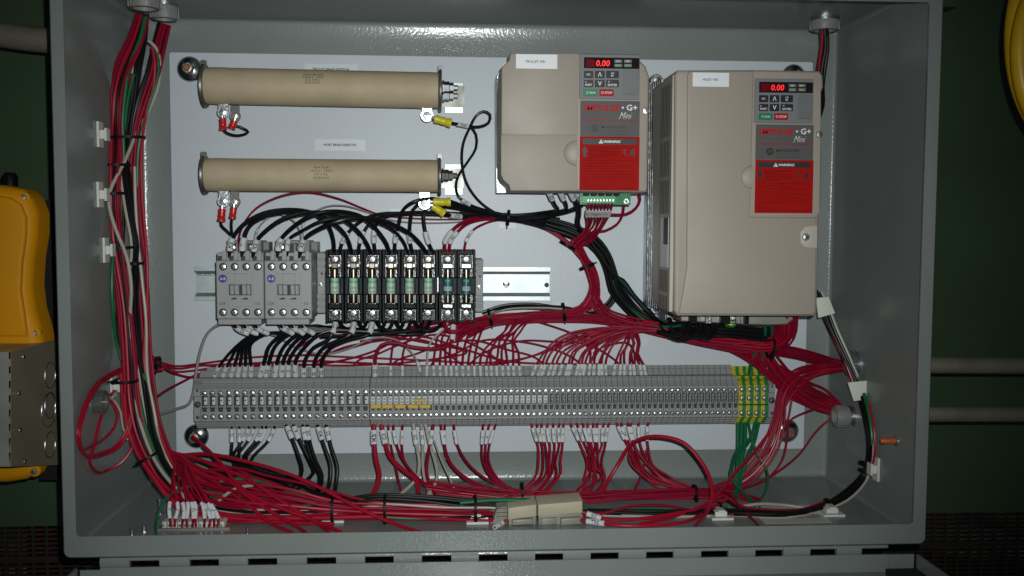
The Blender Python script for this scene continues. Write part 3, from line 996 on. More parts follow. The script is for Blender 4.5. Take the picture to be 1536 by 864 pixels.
# ================================================================== contactors
def contactor(px0, px1, label):
    h = 84
    dx = px0 - 324
    t = thing('contactor', label, 'contactor', (P((px0 + px1) / 2, 430, 0).x, YP, P((px0 + px1) / 2, 430, 0).z))
    m = MB('contactor_grey')
    m.pbox(px0 + .4, 391, px1 - .4, 478.5, 40, h, .8, .8)
    body = m.build('housing', t)
    m = MB('contactor_grey')
    m.pbox(px0 + 1.5, 379, px1 - 1, 392, 30, h - 8, .6, .6)
    m.pbox(px0 + 3, 477, px1 - 4, 487, 30, h - 12, .6, .6)
    m.pbox(px0 + 2, 400, px1 - 1.5, 470, 1, 42)
    for j in range(4):
        m.use('contactor_grey')
        m.pbox(px0 + 9.5 + j * 17.4, 376.5, px0 + 15.5 + j * 17.4, 390, 30, h - 5, .3, .3)
        m.use('dark_slot')
        m.pbox(px0 + 2.5 + j * 17.4, 384, px0 + 8.8 + j * 17.4, 391, h - 8, h - 7.6)
    m.build('terminal_shroud', t)
    for j in range(4):
        for yy in (400, 468.5):
            x, z = mm(px0 + 10.5 + j * 17.4, yy, h)
            m = MB('dark_slot')
            m.annulus(x, z, 3.0, 3.9, h - .3, h + .35, 20)
            m.disc(x, z, 3.3, h - .2, h + .1, 20)
            w_ = m.build('screw_well', t)
            m = MB(); m.screw(x + .4, z, h - .1, 2.7, R.uniform(0, 3))
            m.build('screw', w_)
    m = MB('contactor_grey')
    m.pbox(px0 + 18, 410, px0 + 55, 460, h - .4, h + .55, .3, .2)
    m.pbox(px0 + 27, 410.5, px0 + 46, 427, h + .5, h + 1.5, .2, .3)
    fp = m.build('front_panel', t)
    m = MB('dark_slot')
    m.pbox(px0 + 19.5, 426.5, px0 + 53, 443, h + .5, h + .7)
    for (a, b, c_, d) in ((22, 448, 30, 449.3), (37.5, 448, 48, 449.3), (24.5, 446.5, 31.5, 448), (42, 446.5, 47.5, 448)):
        m.pbox(px0 + a, b, px0 + c_, d, h + .5, h + .75)
    m.build('slot', fp)
    for (a, c_) in ((21, 27), (27.6, 34.5), (39, 45.5), (46.2, 51.5)):
        m = MB('contactor_grey')
        m.pbox(px0 + a, 427.5, px0 + c_, 442, h + .6, h + 3.2, .2, .4)
        m.build('position_slider', fp)
    m = MB('logo_blue')
    x, z = mm(px0 + 10, 418, h + .2)
    m.disc(x, z, 4.1, h - .1, h + .3, 24)
    m.text('A-B', px0 + 10, 418, 4.4, h + .35, wpx=8.0, m='white_ink', bold=0)
    m.build('emblem', t)
    m = MB('ink')
    m.text('C09', px0 + 9.5, 455.5, 4.6, h + .06, wpx=9.5, m='ink')
    m.text('10', px0 + 62.5, 455.5, 4.6, h + .06, wpx=6, m='ink')
    for j in range(4):
        m.text(('1 L1', '3 L2', '5 L3', '13 NO')[j], px0 + 13 + j * 17.4, 393.2, 1.7, h + .06, m='ink')
        m.text(('2 T1', '4 T2', '6 T3', '14 NO')[j], px0 + 13 + j * 17.4, 476.2, 1.7, h + .06, m='ink')
    m.build('printed_marks', t)
    # coil terminals standing behind the top edge
    m = MB('coil_grey')
    m.pbox(px0 + 16, 361, px0 + 68, 380, 2, 34, .5, .5)
    m.pbox(px0 + 69, 363, px0 + 80, 382, 2, 22, .5, .5)
    m.use('dark_slot')
    m.pbox(px0 + 22, 365, px0 + 60, 380, 34, 34.5)
    m.use('coil_grey')
    for a in (30, 44):
        m.pbox(px0 + a, 366, px0 + a + 3, 380, 34, 37)
    cb = m.build('coil_block', t)
    for a in (26, 52):
        m = MB(); x, z = mm(px0 + a, 371, 36)
        m.screw(x, z, 36, 2.3, a)
        m.build('screw', cb)
contactor(324, 396, 'grey contactor at the left end of the upper rail')
contactor(396.6, 468, 'grey contactor next to the fuse blocks, right of its twin')
# auxiliary strip on the right flank of the second contactor
def end_stop(a, b, c_, d, h, label):
    m = MB('terminal_grey')
    m.pbox(a, b, c_, d, 1, h, .5, .5)
    n = 9
    for j in range(n):
        y0 = b + (d - b) * j / n
        if j in (3, 4, 5):
            continue
        m.pbox(a - .5, y0 + 1.5, c_ + .5, y0 + (d - b) / n - 1.5, h - 2, h + 2.2, .2, .3)
    o = m.build('end_stop')
    tag(o, label, 'end stop')
    xc = (a + c_) / 2
    m = MB(); x, z = mm(xc, (b + d) / 2 + 2, h + 1)
    m.screw(x, z, h + 1, 2.3, .4, slot=True)
    m.build('screw', o)
    m = MB('dark_slot'); x, z = mm(xc + 1, (b + d) / 2 - 14, h)
    m.disc(x, z, 1.3, h, h + .3, 12)
    m.build('hole', o)
end_stop(476, 379, 487.5, 470, 46, 'grey ribbed rail end stop between the contactors and the fuse blocks')
end_stop(713.5, 389, 724.5, 468, 42, 'grey ribbed rail end stop at the right end of the fuse blocks')

# ================================================================== DIN rails
def rail(a, c_, y0, y1, label, txt=None):
    zc = P((a + c_) / 2, (y0 + y1) / 2, 0)
    t = thing('din_rail', label, 'mounting rail', (zc.x, YP, zc.z))
    x0, x1 = mm(a, y0, 2)[0], mm(c_, y0, 2)[0]
    zt, zb2 = mm((a + c_) / 2, y0, 9)[1], mm((a + c_) / 2, y1, 9)[1]
    wz = (zt - zb2)
    lw = wz * .13
    m = MB('rail_zinc')
    prof = [(zt, 9), (zt, 8), (zt - lw, 8), (zt - lw * 1.5, 1), (zb2 + lw * 1.5, 1), (zb2 + lw, 8), (zb2, 8), (zb2, 9), (zb2 + lw - .2, 9), (zb2 + lw + .8, 8.4), (zb2 + lw * 1.5 + 1, 2), (zt - lw * 1.5 - 1, 2), (zt - lw - .8, 8.4), (zt - lw + .2, 9)]
    m.rings([[m.q(x0, h, z) for z, h in prof], [m.q(x1, h, z) for z, h in prof]])
    pr = m.build('profile', t, smooth_ang=None)
    return t
tr = rail(294, 824.5, 400.5, 451, 'long zinc rail carrying contactors and fuse blocks, bare at its right end')
m = MB('zinc'); x, z = mm(759.5, 426, 3)
m.annulus(x, z, 3.2, 6.0, 2, 3, 24)
m.screw(x, z, 3.2, 4.0, .0, slot=True)
m.build('screw', tr)
m = MB('dark_slot'); x, z = mm(820, 427.5, 2)
m.disc(x, z, 2.6, 2, 2.15, 16)
m.build('slot_hole', tr)
m = MB('ink'); m.text('BR-SABIC/', 309, 412, 4, 2.1, wpx=25, m='ink')
m.build('printed_text', tr)

# ================================================================== fuse blocks: two protos, eight holders, each fuse a thing
fx = [502.3, 530.6, 558.8, 587, 615.2, 643.5, 671.8, 699.6]
FH = 44
def make_holder(cx, open_):
    t = thing('fuse_holder', '', 'fuse holder', P(cx, 430, 0))
    k = 13.6
    m = MB('black_plastic')
    m.pbox(cx - k, 375.5, cx + k, 484.5, 1, FH - 18, .6, .6)
    for s_ in (-1, 1):
        a, b = (cx - k, cx - k + 4) if s_ < 0 else (cx + k - 4, cx + k)
        m.pbox(a, 375, b, 416, 1, FH + 1, .4, .5)
        m.pbox(a, 442, b, 484.8, 1, FH + 1, .4, .5)
        m.pbox(a, 416, b, 442, 1, FH - 10, .4, .5)
    m.pbox(cx - k + 4, 375, cx + k - 4, 382, 1, FH - 9, .3, .5)
    if not open_:
        m.pbox(cx - 9.5, 456, cx + 9.5, 463, FH - 18, FH - 3, .3, .6)
    m.build('base', t)
    for s_ in (-1, 1):
        m = MB('clear_plastic')
        a = cx - 12.3 if s_ < 0 else cx + 8.6
        m.pbox(a, 417, a + 3.4, 441, FH - 14, FH - 1, .3, .3)
        m.build('clear_barrier', t)
    for (y0, y1, ys, up_) in ((382, 402, 389, 1), (464, 481, 469.5, 0)):
        m = MB('clamp_dark')
        m.pbox(cx - 9.5, y0, cx + 9.5, y1, FH - 18, FH - 12, .4, .4)
        m.use('clip_metal')
        m.pbox(cx - 9.8, y0, cx - 7.8, y1, FH - 14, FH - 5, .2, .3)
        m.pbox(cx + 7.8, y0, cx + 9.8, y1, FH - 14, FH - 5, .2, .3)
        m.pbox(cx - 8, y0 + .5, cx + 8, y0 + 2.2, FH - 14, FH - 6, .2, .3)
        cl = m.build('terminal_clamp', t)
        m = MB('clamp_dark'); x, z = mm(cx, ys, FH - 9)
        m.box(x - 4.3, x + 4.3, z - 3.6, z + 3.8, FH - 12, FH - 10.4, .8, .5)
        m.build('pressure_plate', cl)
        m = MB(); m.screw(x, z, FH - 9.5, 3.2, R.uniform(0, 3))
        m.build('screw', cl)
        if up_:
            m = MB('zinc' if open_ else 'brass_dark')
            if open_:
                m.pbox(cx - 7, 396.5, cx + 7, 402, FH - 12, FH - 4, .3, .4)
            else:
                m.pbox(cx - 4.5, 395, cx + 3.5, 402, FH - 12, FH - 7, .3, .4)
                m.use('zinc'); m.pbox(cx + 4, 396, cx + 8, 400.5, FH - 12, FH - 5, .3, .4)
                m.pbox(cx - 8.5, 396, cx - 5, 400.5, FH - 12, FH - 5, .3, .4)
            m.build('contact_tongue', t)
    # fuse clips
    for (y0, y1) in ((403, 416), (442, 455)):
        m = MB('clip_metal' if (y0 < 410 or open_) else 'dark_steel')
        for s_ in (-1, 1):
            a = cx - 9.6 if s_ < 0 else cx + 7.0
            m.pbox(a, y0, a + 2.6, y1, FH - 18, FH - 5, .2, .4)
        m.pbox(cx - 9.5, y0 + 1, cx + 9.5, y1 - 1, FH - 18, FH - 15)
        m.build('fuse_clip', t)
    m = MB('zinc')
    if open_:
        m.pbox(cx - 7, 456.5, cx + 7, 461.5, FH - 14, FH - 5, .3, .4)
    else:
        for j in range(5):
            m.pbox(cx - 6 + j * 2.6, 455, cx - 4.8 + j * 2.6, 458.8, FH - 14, FH - 4, .1, .2)
    m.build('clip_teeth', t)
    return t
def make_fuse(cx, teal):
    t = thing('cartridge_fuse', '', 'fuse', P(cx, 429, FH - 8))
    ax = FH - 9
    r_b, r_f = 4.6, 4.1
    def seg(mb, y0, y1, r, m_):
        x, _ = mm(cx, 429, ax)
        za, zb_ = mm(cx, y0, ax)[1], mm(cx, y1, ax)[1]
        mb.use(m_)
        mb.lathe((x / 1000, YP - ax / 1000, za / 1000), (0, 0, -1), [(0, (r - .5) / 1000), (.0004, r / 1000), ((za - zb_) / 1000 - .0004, r / 1000), ((za - zb_) / 1000, (r - .5) / 1000)], 24)
    if teal:
        tubes = [(417, 442, 'fuse_teal', 0)]
        bands = [(429, 436.5, 'fuse_paper')]
    else:
        tubes = [(417, 440.5, 'fuse_green', 0)]
        bands = [(418.5, 424.5, 'fuse_green_dark'), (429, 433.5, 'fuse_paper'), (436, 440, 'fuse_paper')]
    m = MB()
    for a, b, c_, _ in tubes:
        seg(m, a, b, r_b, c_)
    for a, b, c_ in bands:
        seg(m, a, b, r_b + .12, c_)
    body = m.build('body', t)
    m = MB()
    fn = lambda X, Z: ax + r_b + .2 - (X - mm(cx, 429, ax)[0]) ** 2 / (2 * r_b)
    m.text('FUSE', cx, 420.8 if not teal else 421.5, 2.6, ax + r_b, wpx=8.4, m='white_ink' if not teal else 'fuse_green', fn=fn)
    m.text('30A 600V' if not teal else '2A', cx, 431.8 if not teal else 432.6, 2.4, ax + r_b, wpx=8.4 if not teal else 5, m='ink', fn=fn)
    if not teal:
        m.text('CLASS CC', cx, 437, 1.8, ax + r_b, wpx=8, m='ink', fn=fn)
    m.build('printed_rating', body)
    for a, b in ((403.5, 417), (440.5 if not teal else 442, 454)):
        m = MB(); seg(m, a, b, r_f, 'brass_dark')
        m.build('metal_cap', t)
    return t
order = ['leftmost', 'second from the left', 'third from the left', 'fourth from the left', 'fifth from the left', 'sixth from the left']
hp = make_holder(fx[0], False); hp2 = make_holder(fx[6], True)
fp1 = make_fuse(fx[0], False); fp2 = make_fuse(fx[6], True)
base_h, base_f = hp.location.copy(), fp1.location.copy()
for i in range(6):
    o = hp if i == 0 else copy_tree(hp)
    dx = P(fx[i], 430, FH) - P(fx[0], 430, FH)
    o.location = base_h + Vector((dx.x, 0, dx.z))
    tag(o, 'black fuse holder with a pale green fuse, ' + order[i] + ' in the row', group='fuse holders on the upper rail')
    o = fp1 if i == 0 else copy_tree(fp1)
    o.location = base_f + Vector((dx.x, 0, dx.z))
    tag(o, 'pale green cartridge fuse, ' + order[i] + ' in the row of fuse holders', group='pale green cartridge fuses')
for i in (6, 7):
    d7 = P(fx[i], 430, FH) - P(fx[6], 430, FH)
    o = hp2 if i == 6 else copy_tree(hp2)
    o.location = o.location + Vector((d7.x, 0, d7.z)) if i == 7 else o.location
    tag(o, 'black fuse holder with a dark teal fuse, ' + ('left of the pair' if i == 6 else 'at the right end of the row'), group='fuse holders on the upper rail')
    o = fp2 if i == 6 else copy_tree(fp2)
    o.location = o.location + Vector((d7.x, 0, d7.z)) if i == 7 else o.location
    tag(o, 'dark teal cartridge fuse, ' + ('left one of the two' if i == 6 else 'right one of the two'), group='dark teal cartridge fuses')

# ================================================================== terminal row
TL = (307, 0); HT = 46
def rowz(py_l, py_r, px, h):
    """z of a line running along the terminal row; py_l at px 307, py_r at px 1103"""
    t_ = (px - 307) / (1103 - 307)
    return P(px, py_l + (py_r - py_l) * t_, h).z * 1000
REF = 307
def prof_at(px, ground=False):
    pts = [(551, 549, 0), (551, 549, 17), (556, 553.5, 19), (557, 554.5, 17.5), (566, 562.5, 22), (568, 564, 40), (570, 566, 41.2), (571, 567, 40.2), (575, 570.5, 42.2), (576, 571.5, 41.2), (583, 577.5, 46), (584, 578, 47), (594, 588.5, 47), (594.6, 589, 42.5), (613, 607, 42.5), (613.6, 607.5, 47), (632, 626, 47), (633, 627, 42), (636, 629.5, 41), (636.5, 630, 38.5), (639.5, 632.5, 37.5), (640, 633, 35), (642, 635.5, 34), (642.5, 636, 0)]
    return [(rowz(a, b, px, h), h) for a, b, h in pts]
pr0 = prof_at(REF)
def slab(m, x0, x1, prof):
    m.rings([[m.q(x0, h, z) for z, h in prof], [m.q(x1, h, z) for z, h in prof]])
def center(px, py, h=HT):
    return P(px, py, h)
ref_c = center(REF, 603)
def terminal(width, style):
    """proto at REF pixel column"""
    t = thing('terminal_block', '', 'terminal block', (ref_c.x, YP, ref_c.z))
    xc = ref_c.x * 1000
    m = MB('terminal_grey')
    slab(m, xc - width / 2 + .12, xc + width / 2 - .12, pr0)
    # side rib framing the jumper channel
    zt, zb_ = rowz(594, 588, REF, 46), rowz(613.6, 607, REF, 46)
    rw = width * (.16 if style != 'wide' else .12)
    m.box(xc - width / 2 + .12, xc - width / 2 + .12 + rw, zb_ - .2, zt + .2, 42, 46.6)
    m.box(xc + width / 2 - .12 - rw, xc + width / 2 - .12, zb_ - .2, zb_ + 4, 42, 46.6)
    body = m.build('body', t, smooth_ang=None)
    r = 2.6 if style == 'wide' else 2.15
    for a in (590, 625.5):
        z = rowz(a, a - 5.7, REF, 47)
        m = MB('dark_slot')
        m.disc(xc, z, r * 1.18, 46.9, 47.15, 14)
        m.screw(xc + .2, z - .1, 47.2, r * .92, R.uniform(0, 3), slot=R.random() < .6)
        m.build('clamp_screw', t)
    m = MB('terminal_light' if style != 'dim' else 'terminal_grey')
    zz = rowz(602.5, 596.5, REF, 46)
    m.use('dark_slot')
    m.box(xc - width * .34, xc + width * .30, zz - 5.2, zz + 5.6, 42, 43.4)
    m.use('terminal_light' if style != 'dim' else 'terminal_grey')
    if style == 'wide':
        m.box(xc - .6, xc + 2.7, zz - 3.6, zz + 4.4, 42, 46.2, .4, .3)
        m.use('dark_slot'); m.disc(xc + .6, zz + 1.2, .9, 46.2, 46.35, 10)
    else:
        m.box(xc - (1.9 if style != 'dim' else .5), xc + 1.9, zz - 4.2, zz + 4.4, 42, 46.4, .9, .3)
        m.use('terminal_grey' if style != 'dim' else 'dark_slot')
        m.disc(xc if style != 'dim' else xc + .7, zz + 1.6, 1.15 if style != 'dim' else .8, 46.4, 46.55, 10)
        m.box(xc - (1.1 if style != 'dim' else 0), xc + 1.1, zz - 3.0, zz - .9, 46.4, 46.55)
    m.build('marker_tag', t)
    m = MB('dark_slot')
    z2 = rowz(614.5, 608.5, REF, 47)
    m.box(xc - width * .27, xc + width * .27, z2 - 2.4, z2 + 2.2, 46, 47.12)
    m.build('notch', t, smooth_ang=None)
    return t
k47 = pxmm(47)
wide_w, nar_w = 12.02 / k47, 8.63 / k47
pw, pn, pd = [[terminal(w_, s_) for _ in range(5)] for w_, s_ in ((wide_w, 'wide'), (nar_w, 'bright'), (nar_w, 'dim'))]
base_t = pw[0].location.copy()
used_p = set()
place_n = 0
def place(protos, px, label, group):
    cnt = place.n; place.n += 1
    proto = protos[(cnt * 3 + cnt // 5) % 5]
    for q_ in protos:
        if id(q_) not in used_p:
            proto = q_
            break
    o = proto if id(proto) not in used_p else copy_tree(proto)
    used_p.add(id(proto))
    t_ = (px - REF) / (1103 - REF)
    c = center(px, 603 - 5.9 * t_)
    o.location = base_t + Vector((c.x - ref_c.x, 0, c.z - ref_c.z))
    tag(o, label, group=group)
place.n = 0
for i in range(21):
    place(pw, 307 + 12.06 * i, 'wide grey terminal block, %s from the left end of the lower row' % nth(i + 1), 'wide grey terminal blocks')
for i in range(64):
    px = 559.5 + 8.63 * i
    if i < 10:
        g_, s_ = 'narrow terminal blocks bridged by yellow jumpers', 'narrow grey terminal block over the yellow jumpers, %s of that stretch from the left' % nth(i + 1)
    elif i < 31:
        g_, s_ = 'narrow terminal blocks with pale tags', 'narrow grey terminal block with a pale tag, %s right of the yellow jumpers' % nth(i - 9)
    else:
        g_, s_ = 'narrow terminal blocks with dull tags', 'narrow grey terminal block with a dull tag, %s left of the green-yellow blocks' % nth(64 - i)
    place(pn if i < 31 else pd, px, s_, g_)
# yellow and green earth blocks
def earth(i, px):
    c = center(px, 603 - 5.9 * (px - REF) / 796)
    t = thing('earth_terminal_block', 'green and yellow striped earth terminal block, %s of four from the left' % nth(i + 1), 'terminal block', (c.x, YP, c.z), 'earth terminal blocks')
    w_ = 11.3 / k47
    pr = prof_at(px)
    xc = c.x * 1000
    prg = [(z, h if not (42 < h < 43) else 47) for z, h in pr]
    m = MB('earth_yellow'); slab(m, xc - w_ / 2 + .1, xc + .05 * w_, prg); m.build('yellow_half', t, smooth_ang=None)
    m = MB('earth_green'); slab(m, xc + .05 * w_ + .02, xc + w_ / 2 - .1, prg); m.build('green_half', t, smooth_ang=None)
    for yy in (584, 597, 619.5):
        z = P(px, yy, 47).z * 1000
        m = MB('dark_slot'); m.disc(xc, z, 3.0, 46.9, 47.2, 14)
        m.screw(xc, z, 47.25, 2.3, R.uniform(0, 3)); m.build('clamp_screw', t)
    m = MB('dark_slot')
    z = P(px, 606.5, 47).z * 1000
    m.box(xc - w_ / 2 + .1, xc + w_ / 2 - .1, z - .5, z + .5, 46.9, 47.15); m.build('notch', t, smooth_ang=None)
for i, px in enumerate((1112.8, 1124, 1135.2, 1146.4)):
    earth(i, px)
def end_bracket(px, w_px, label):
    c = center(px, 603 - 5.9 * (px - REF) / 796)
    t = thing('end_bracket', label, 'end bracket', (c.x, YP, c.z))
    w_ = w_px / k47
    xc = c.x * 1000
    pr = [(z, h if not (42 < h < 43) else 46) for z, h in prof_at(px)][2:]
    m = MB('terminal_grey'); slab(m, xc - w_ / 2, xc + w_ / 2, [(pr[0][0], 0)] + pr); m.build('body', t, smooth_ang=None)
    dy = -5.9 * (px - REF) / 796
    for yy, r in ((607, 3.3), (626, 1.9), (586, 1.4)):
        z = P(px, yy + dy, 47).z * 1000
        m = MB('dark_slot'); m.disc(xc, z, r, 45.9, 47.2, 16, .2)
        m.screw(xc, z, 47.0, r * .8, .7, m='dark_steel', slot=True); m.build('fixing_screw', t)
end_bracket(296.5, 10.5, 'grey end bracket closing the left end of the terminal row')
end_bracket(1157.5, 10, 'grey end bracket closing the right end of the terminal row')
# yellow jumpers
for i, (a, b) in enumerate(((555.3, 572), (573, 589.4), (592.5, 608.5), (611.5, 627.6), (629, 646))):
    m = MB('jumper_yellow')
    m.pbox(a, 606.8, b, 613.0, 43, 48.6, .5, .6)
    tag(m.build('jumper_bar'), 'yellow jumper bar, %s of the five in a line on the terminal row' % nth(i + 1), 'jumper', 'yellow jumper bars')
m = MB('jumper_yellow')
m.pbox(621, 598.5, 638, 603.2, 43, 48.4, .5, .6)
tag(m.build('jumper_bar'), 'short yellow jumper bar sitting just above the line of five', 'jumper')
# ================================================================== wires
COL = {'k': 'black_pvc', 'r': 'red_pvc', 'R': 'bright_red_pvc', 'g': 'green_pvc', 'w': 'white_pvc', 'y': 'grey_pvc'}
CN = {'k': 'black', 'r': 'red', 'R': 'bright red', 'g': 'green', 'w': 'white', 'y': 'grey'}
def along(ps, s0):
    """point index at arc length s0 from the start"""
    L = 0
    for i in range(1, len(ps)):
        d = (ps[i] - ps[i - 1]).length
        if L + d >= s0:
            return ps[i - 1].lerp(ps[i], (s0 - L) / max(d, 1e-9)), i
        L += d
    return ps[-1], len(ps) - 1
def sub(ps, a, b):
    A, i = along(ps, a)
    B, j = along(ps, b)
    return [A] + [ps[k] for k in range(i, j)] + [B]
def flen(ps):
    return sum((ps[i] - ps[i - 1]).length for i in range(1, len(ps)))
MK = ['L1', '12', 'TR2', '23', 'C3', 'E2', '14', 'X2', 'T1', '2S', '16', 'D5', 'IS', 'MB1', '11', 'CR3']
def sleeve(wire, ps, a, b, r, txt):
    """marker sleeve between arc lengths a..b mm from the start, printed along its side"""
    seg = sub(ps, a / 1000, b / 1000)
    m = MB('sleeve')
    rr = r * 1.38 + .00022
    m.tube(seg, rr, 9, True, raw=True)
    mid, i = along(seg, flen(seg) / 2)
    T = (seg[-1] - seg[0]).normalized()
    V = (CAM - mid).normalized()
    V = (V - T * V.dot(T)).normalized()
    Sd = V.cross(T)
    if Sd.z < -0.2 or (abs(Sd.z) <= .2 and T.x < 0):
        pass
    vs, fs, tw, th = text_geo(txt, .02)
    k = min(rr * 1.25 / th, flen(seg) * .7 / tw)
    m.use('ink')
    tdir = T if T.z > 0 or abs(T.z) < .3 and T.x > 0 else -T
    sd = V.cross(tdir)
    m.add([mid + tdir * (x_ * k) + sd * (y_ * k) + V * math.sqrt(max(0, rr * rr * 1.08 - (y_ * k) ** 2)) for x_, y_ in vs], fs)
    return m.build('wire_marker', wire)
def wire(pts, r, c, label, group=None, marks=(), clamp=3, step=.006, world=None, ret=False, name=None):
    if pts and r < 1.4 and len(pts) > 6:
        pts = [(x + R.uniform(-2.6, 2.6) * (3 <= k < len(pts) - 1), y + R.uniform(-2, 2) * (3 <= k < len(pts) - 1), h + R.uniform(-2, 3) * (3 <= k < len(pts) - 1)) for k, (x, y, h) in enumerate(pts)]
    w3 = world or [P(x, y, h, clamp / 1000) for x, y, h in pts]
    m = MB(COL[c])
    ps = m.tube(w3, r / 1000, 8 if r < 1.7 else 10, True, step)
    o = m.build(name or {'k': 'black_wire', 'r': 'red_wire', 'R': 'bright_red_wire', 'g': 'green_wire', 'w': 'white_wire', 'y': 'grey_wire'}[c])
    tag(o, label, 'wire', group)
    L = flen(ps) * 1000
    for a, b in marks:
        if a < 0:
            a, b = L + a, L + b
        sleeve(o, ps, a, b, r / 1000, R.choice(MK))
    return (o, ps) if ret else o
def bundle(pts, n, r, cols, label, group, spread=None, wob=.35, clamp=3, jit=6, ends=0, taper=None, step=.008, name=None, flat=1.0):
    """n separate wires packed round one route"""
    base = [P(x, y, h, clamp / 1000) for x, y, h in pts]
    Rb = spread if spread is not None else r * math.sqrt(n) * 1.08
    offs = []
    for i in range(n):
        a = i * 2.39996
        q = Rb * math.sqrt((i + .5) / n)
        offs.append((q * math.cos(a), q * math.sin(a) * flat))
    R.shuffle(offs)
    for i in range(n):
        c = cols[i % len(cols)]
        ou, ov = offs[i]
        w3 = []
        ph = R.uniform(0, 6.28)
        for k, p in enumerate(base):
            T = (base[min(k + 1, len(base) - 1)] - base[max(k - 1, 0)]).normalized()
            N = (CAM - p).normalized()
            U = T.cross(N).normalized()
            f = 1 + (taper[k] if taper else 0)
            q = p + U * ((ou * f + wob * r * math.sin(ph + k * 1.7)) / 1000) + N * ((ov * f + wob * r * math.cos(ph + k * 1.3)) / 1000)
            q.z = max(q.z, .0022 + r / 1000)
            q.x = max(min(q.x, HX - .0025 - r / 1000), -HX + .0025 + r / 1000)
            q.y = min(q.y, YP - r / 1000 if q.z > .035 and -.345 < q.x < .348 else D - .003 - r / 1000)
            w3.append(q)
        wire(None, r, c, label if isinstance(label, str) else label(i, c), group if isinstance(group, str) or group is None else group(c), world=w3, step=step, name=name)
def tie(px, py, h, ang, a_px, b_mm, label, w_px=4, head=1, clamp=0):
    """black cable tie round a bunch: centre pixel, direction of the bunch in degrees (0 = to the right), half width across it in pixels"""
    c = P(px, py, h, clamp / 1000)
    T = Vector((math.cos(rad(ang)), 0, math.sin(rad(ang))))
    V = Vector((0, -1, 0))
    U = T.cross(V).normalized()
    a = a_px / pxmm(h) / 1000
    b = b_mm / 1000
    wv = w_px / 2 / pxmm(h) / 1000
    m = MB('black_plastic')
    n = 24
    rs = []
    for t_, g in ((-wv, 1.0), (-wv, 1.0 + .0011 / a), (wv, 1.0 + .0011 / a), (wv, 1.0), (-wv, 1.0)):
        rs.append([c + T * t_ + U * (a * g * math.cos(2 * PI * k / n)) + V * ((b + (g - 1) * a) * math.sin(2 * PI * k / n)) for k in range(n)])
    m.rings(rs, False, False)
    o = m.build('cable_tie')
    tag(o, label, 'cable tie')
    hd = MB('black_plastic')
    hp_ = c + U * (a * .75 * head) + V * (b * .75)
    hd.obox(hp_, T * wv * 1.3, (U * .6 + V * .8).normalized() * .0028, (U * .8 - V * .6).normalized() * .0022)
    hd.obox(hp_ + (U * .8 * head) * .005, T * wv * .5, (U).normalized() * .0028, V * .0006)
    hd.build('tie_head', o, smooth_ang=None)
    return o

# ---- A: black wires arching from the contactor tops to the fuse tops
hc, hf = 82, 34
A = [
 [(344, 387, 74), (347, 362, 78), (365, 337, 84), (395, 320, 84), (435, 314.5, 78), (470, 320, 66), (492, 338, 52), (500, 360, 42), (501, 379, hf)],
 [(363, 387, 74), (365, 362, 78), (375, 338, 82), (400, 323, 84), (440, 317, 76), (475, 322, 68), (510, 343, 54), (524, 365, 42), (527, 380, hf)],
 [(379, 387, 74), (385, 362, 80), (400, 345, 88), (425, 328, 90), (460, 319, 86), (500, 322, 74), (530, 340, 58), (550, 365, 44), (556, 380, hf)],
 [(416, 387, 74), (420, 362, 78), (440, 340, 86), (470, 322, 92), (500, 317, 88), (540, 324, 70), (565, 345, 54), (580, 366, 44), (584, 380, hf)],
 [(431, 387, 74), (433, 360, 80), (455, 345, 90), (480, 332, 96), (510, 326, 92), (545, 327, 78), (585, 342, 60), (605, 362, 46), (612, 380, hf)],
 [(449, 387, 74), (456, 360, 80), (475, 345, 92), (500, 334, 98), (530, 327, 94), (570, 330, 82), (610, 347, 64), (630, 365, 48), (640, 380, hf)]]
for i, p_ in enumerate(A):
    wire(p_, 2.15 if i != 4 else 1.6, 'k', 'black arching wire from the %s contactor to the fuse tops, %s of its three' % ('left' if i < 3 else 'right', nth(i % 3 + 1)), 'arching black wires', marks=((8, 22),))
wire([(362, 379, 30), (358, 362, 40), (364, 340, 50), (385, 312, 60), (420, 294, 58), (462, 290, 48), (505, 296, 36), (545, 313, 22), (570, 324, 14), (640, 330, 10), (700, 331, 8), (762, 327, 8)], 1.0, 'r', 'thin red wire looping high above the left contactor under the lower resistor')
wire([(383, 368, 36), (384, 352, 42), (392, 336, 50), (408, 323, 52), (424, 322, 50), (440, 334, 44), (449, 352, 38), (451, 370, 34)], .9, 'y', 'thin grey wire looping between the coil terminals of both contactors', marks=((8, 22),))
wire([(457, 368, 34), (457, 350, 36), (455, 334, 40), (466, 318, 40), (490, 308, 36), (520, 309, 28), (550, 319, 18), (590, 330, 10), (650, 333, 8), (730, 330, 8)], .9, 'y', 'thin grey wire rising from the right coil terminal and running right', marks=((10, 24),))
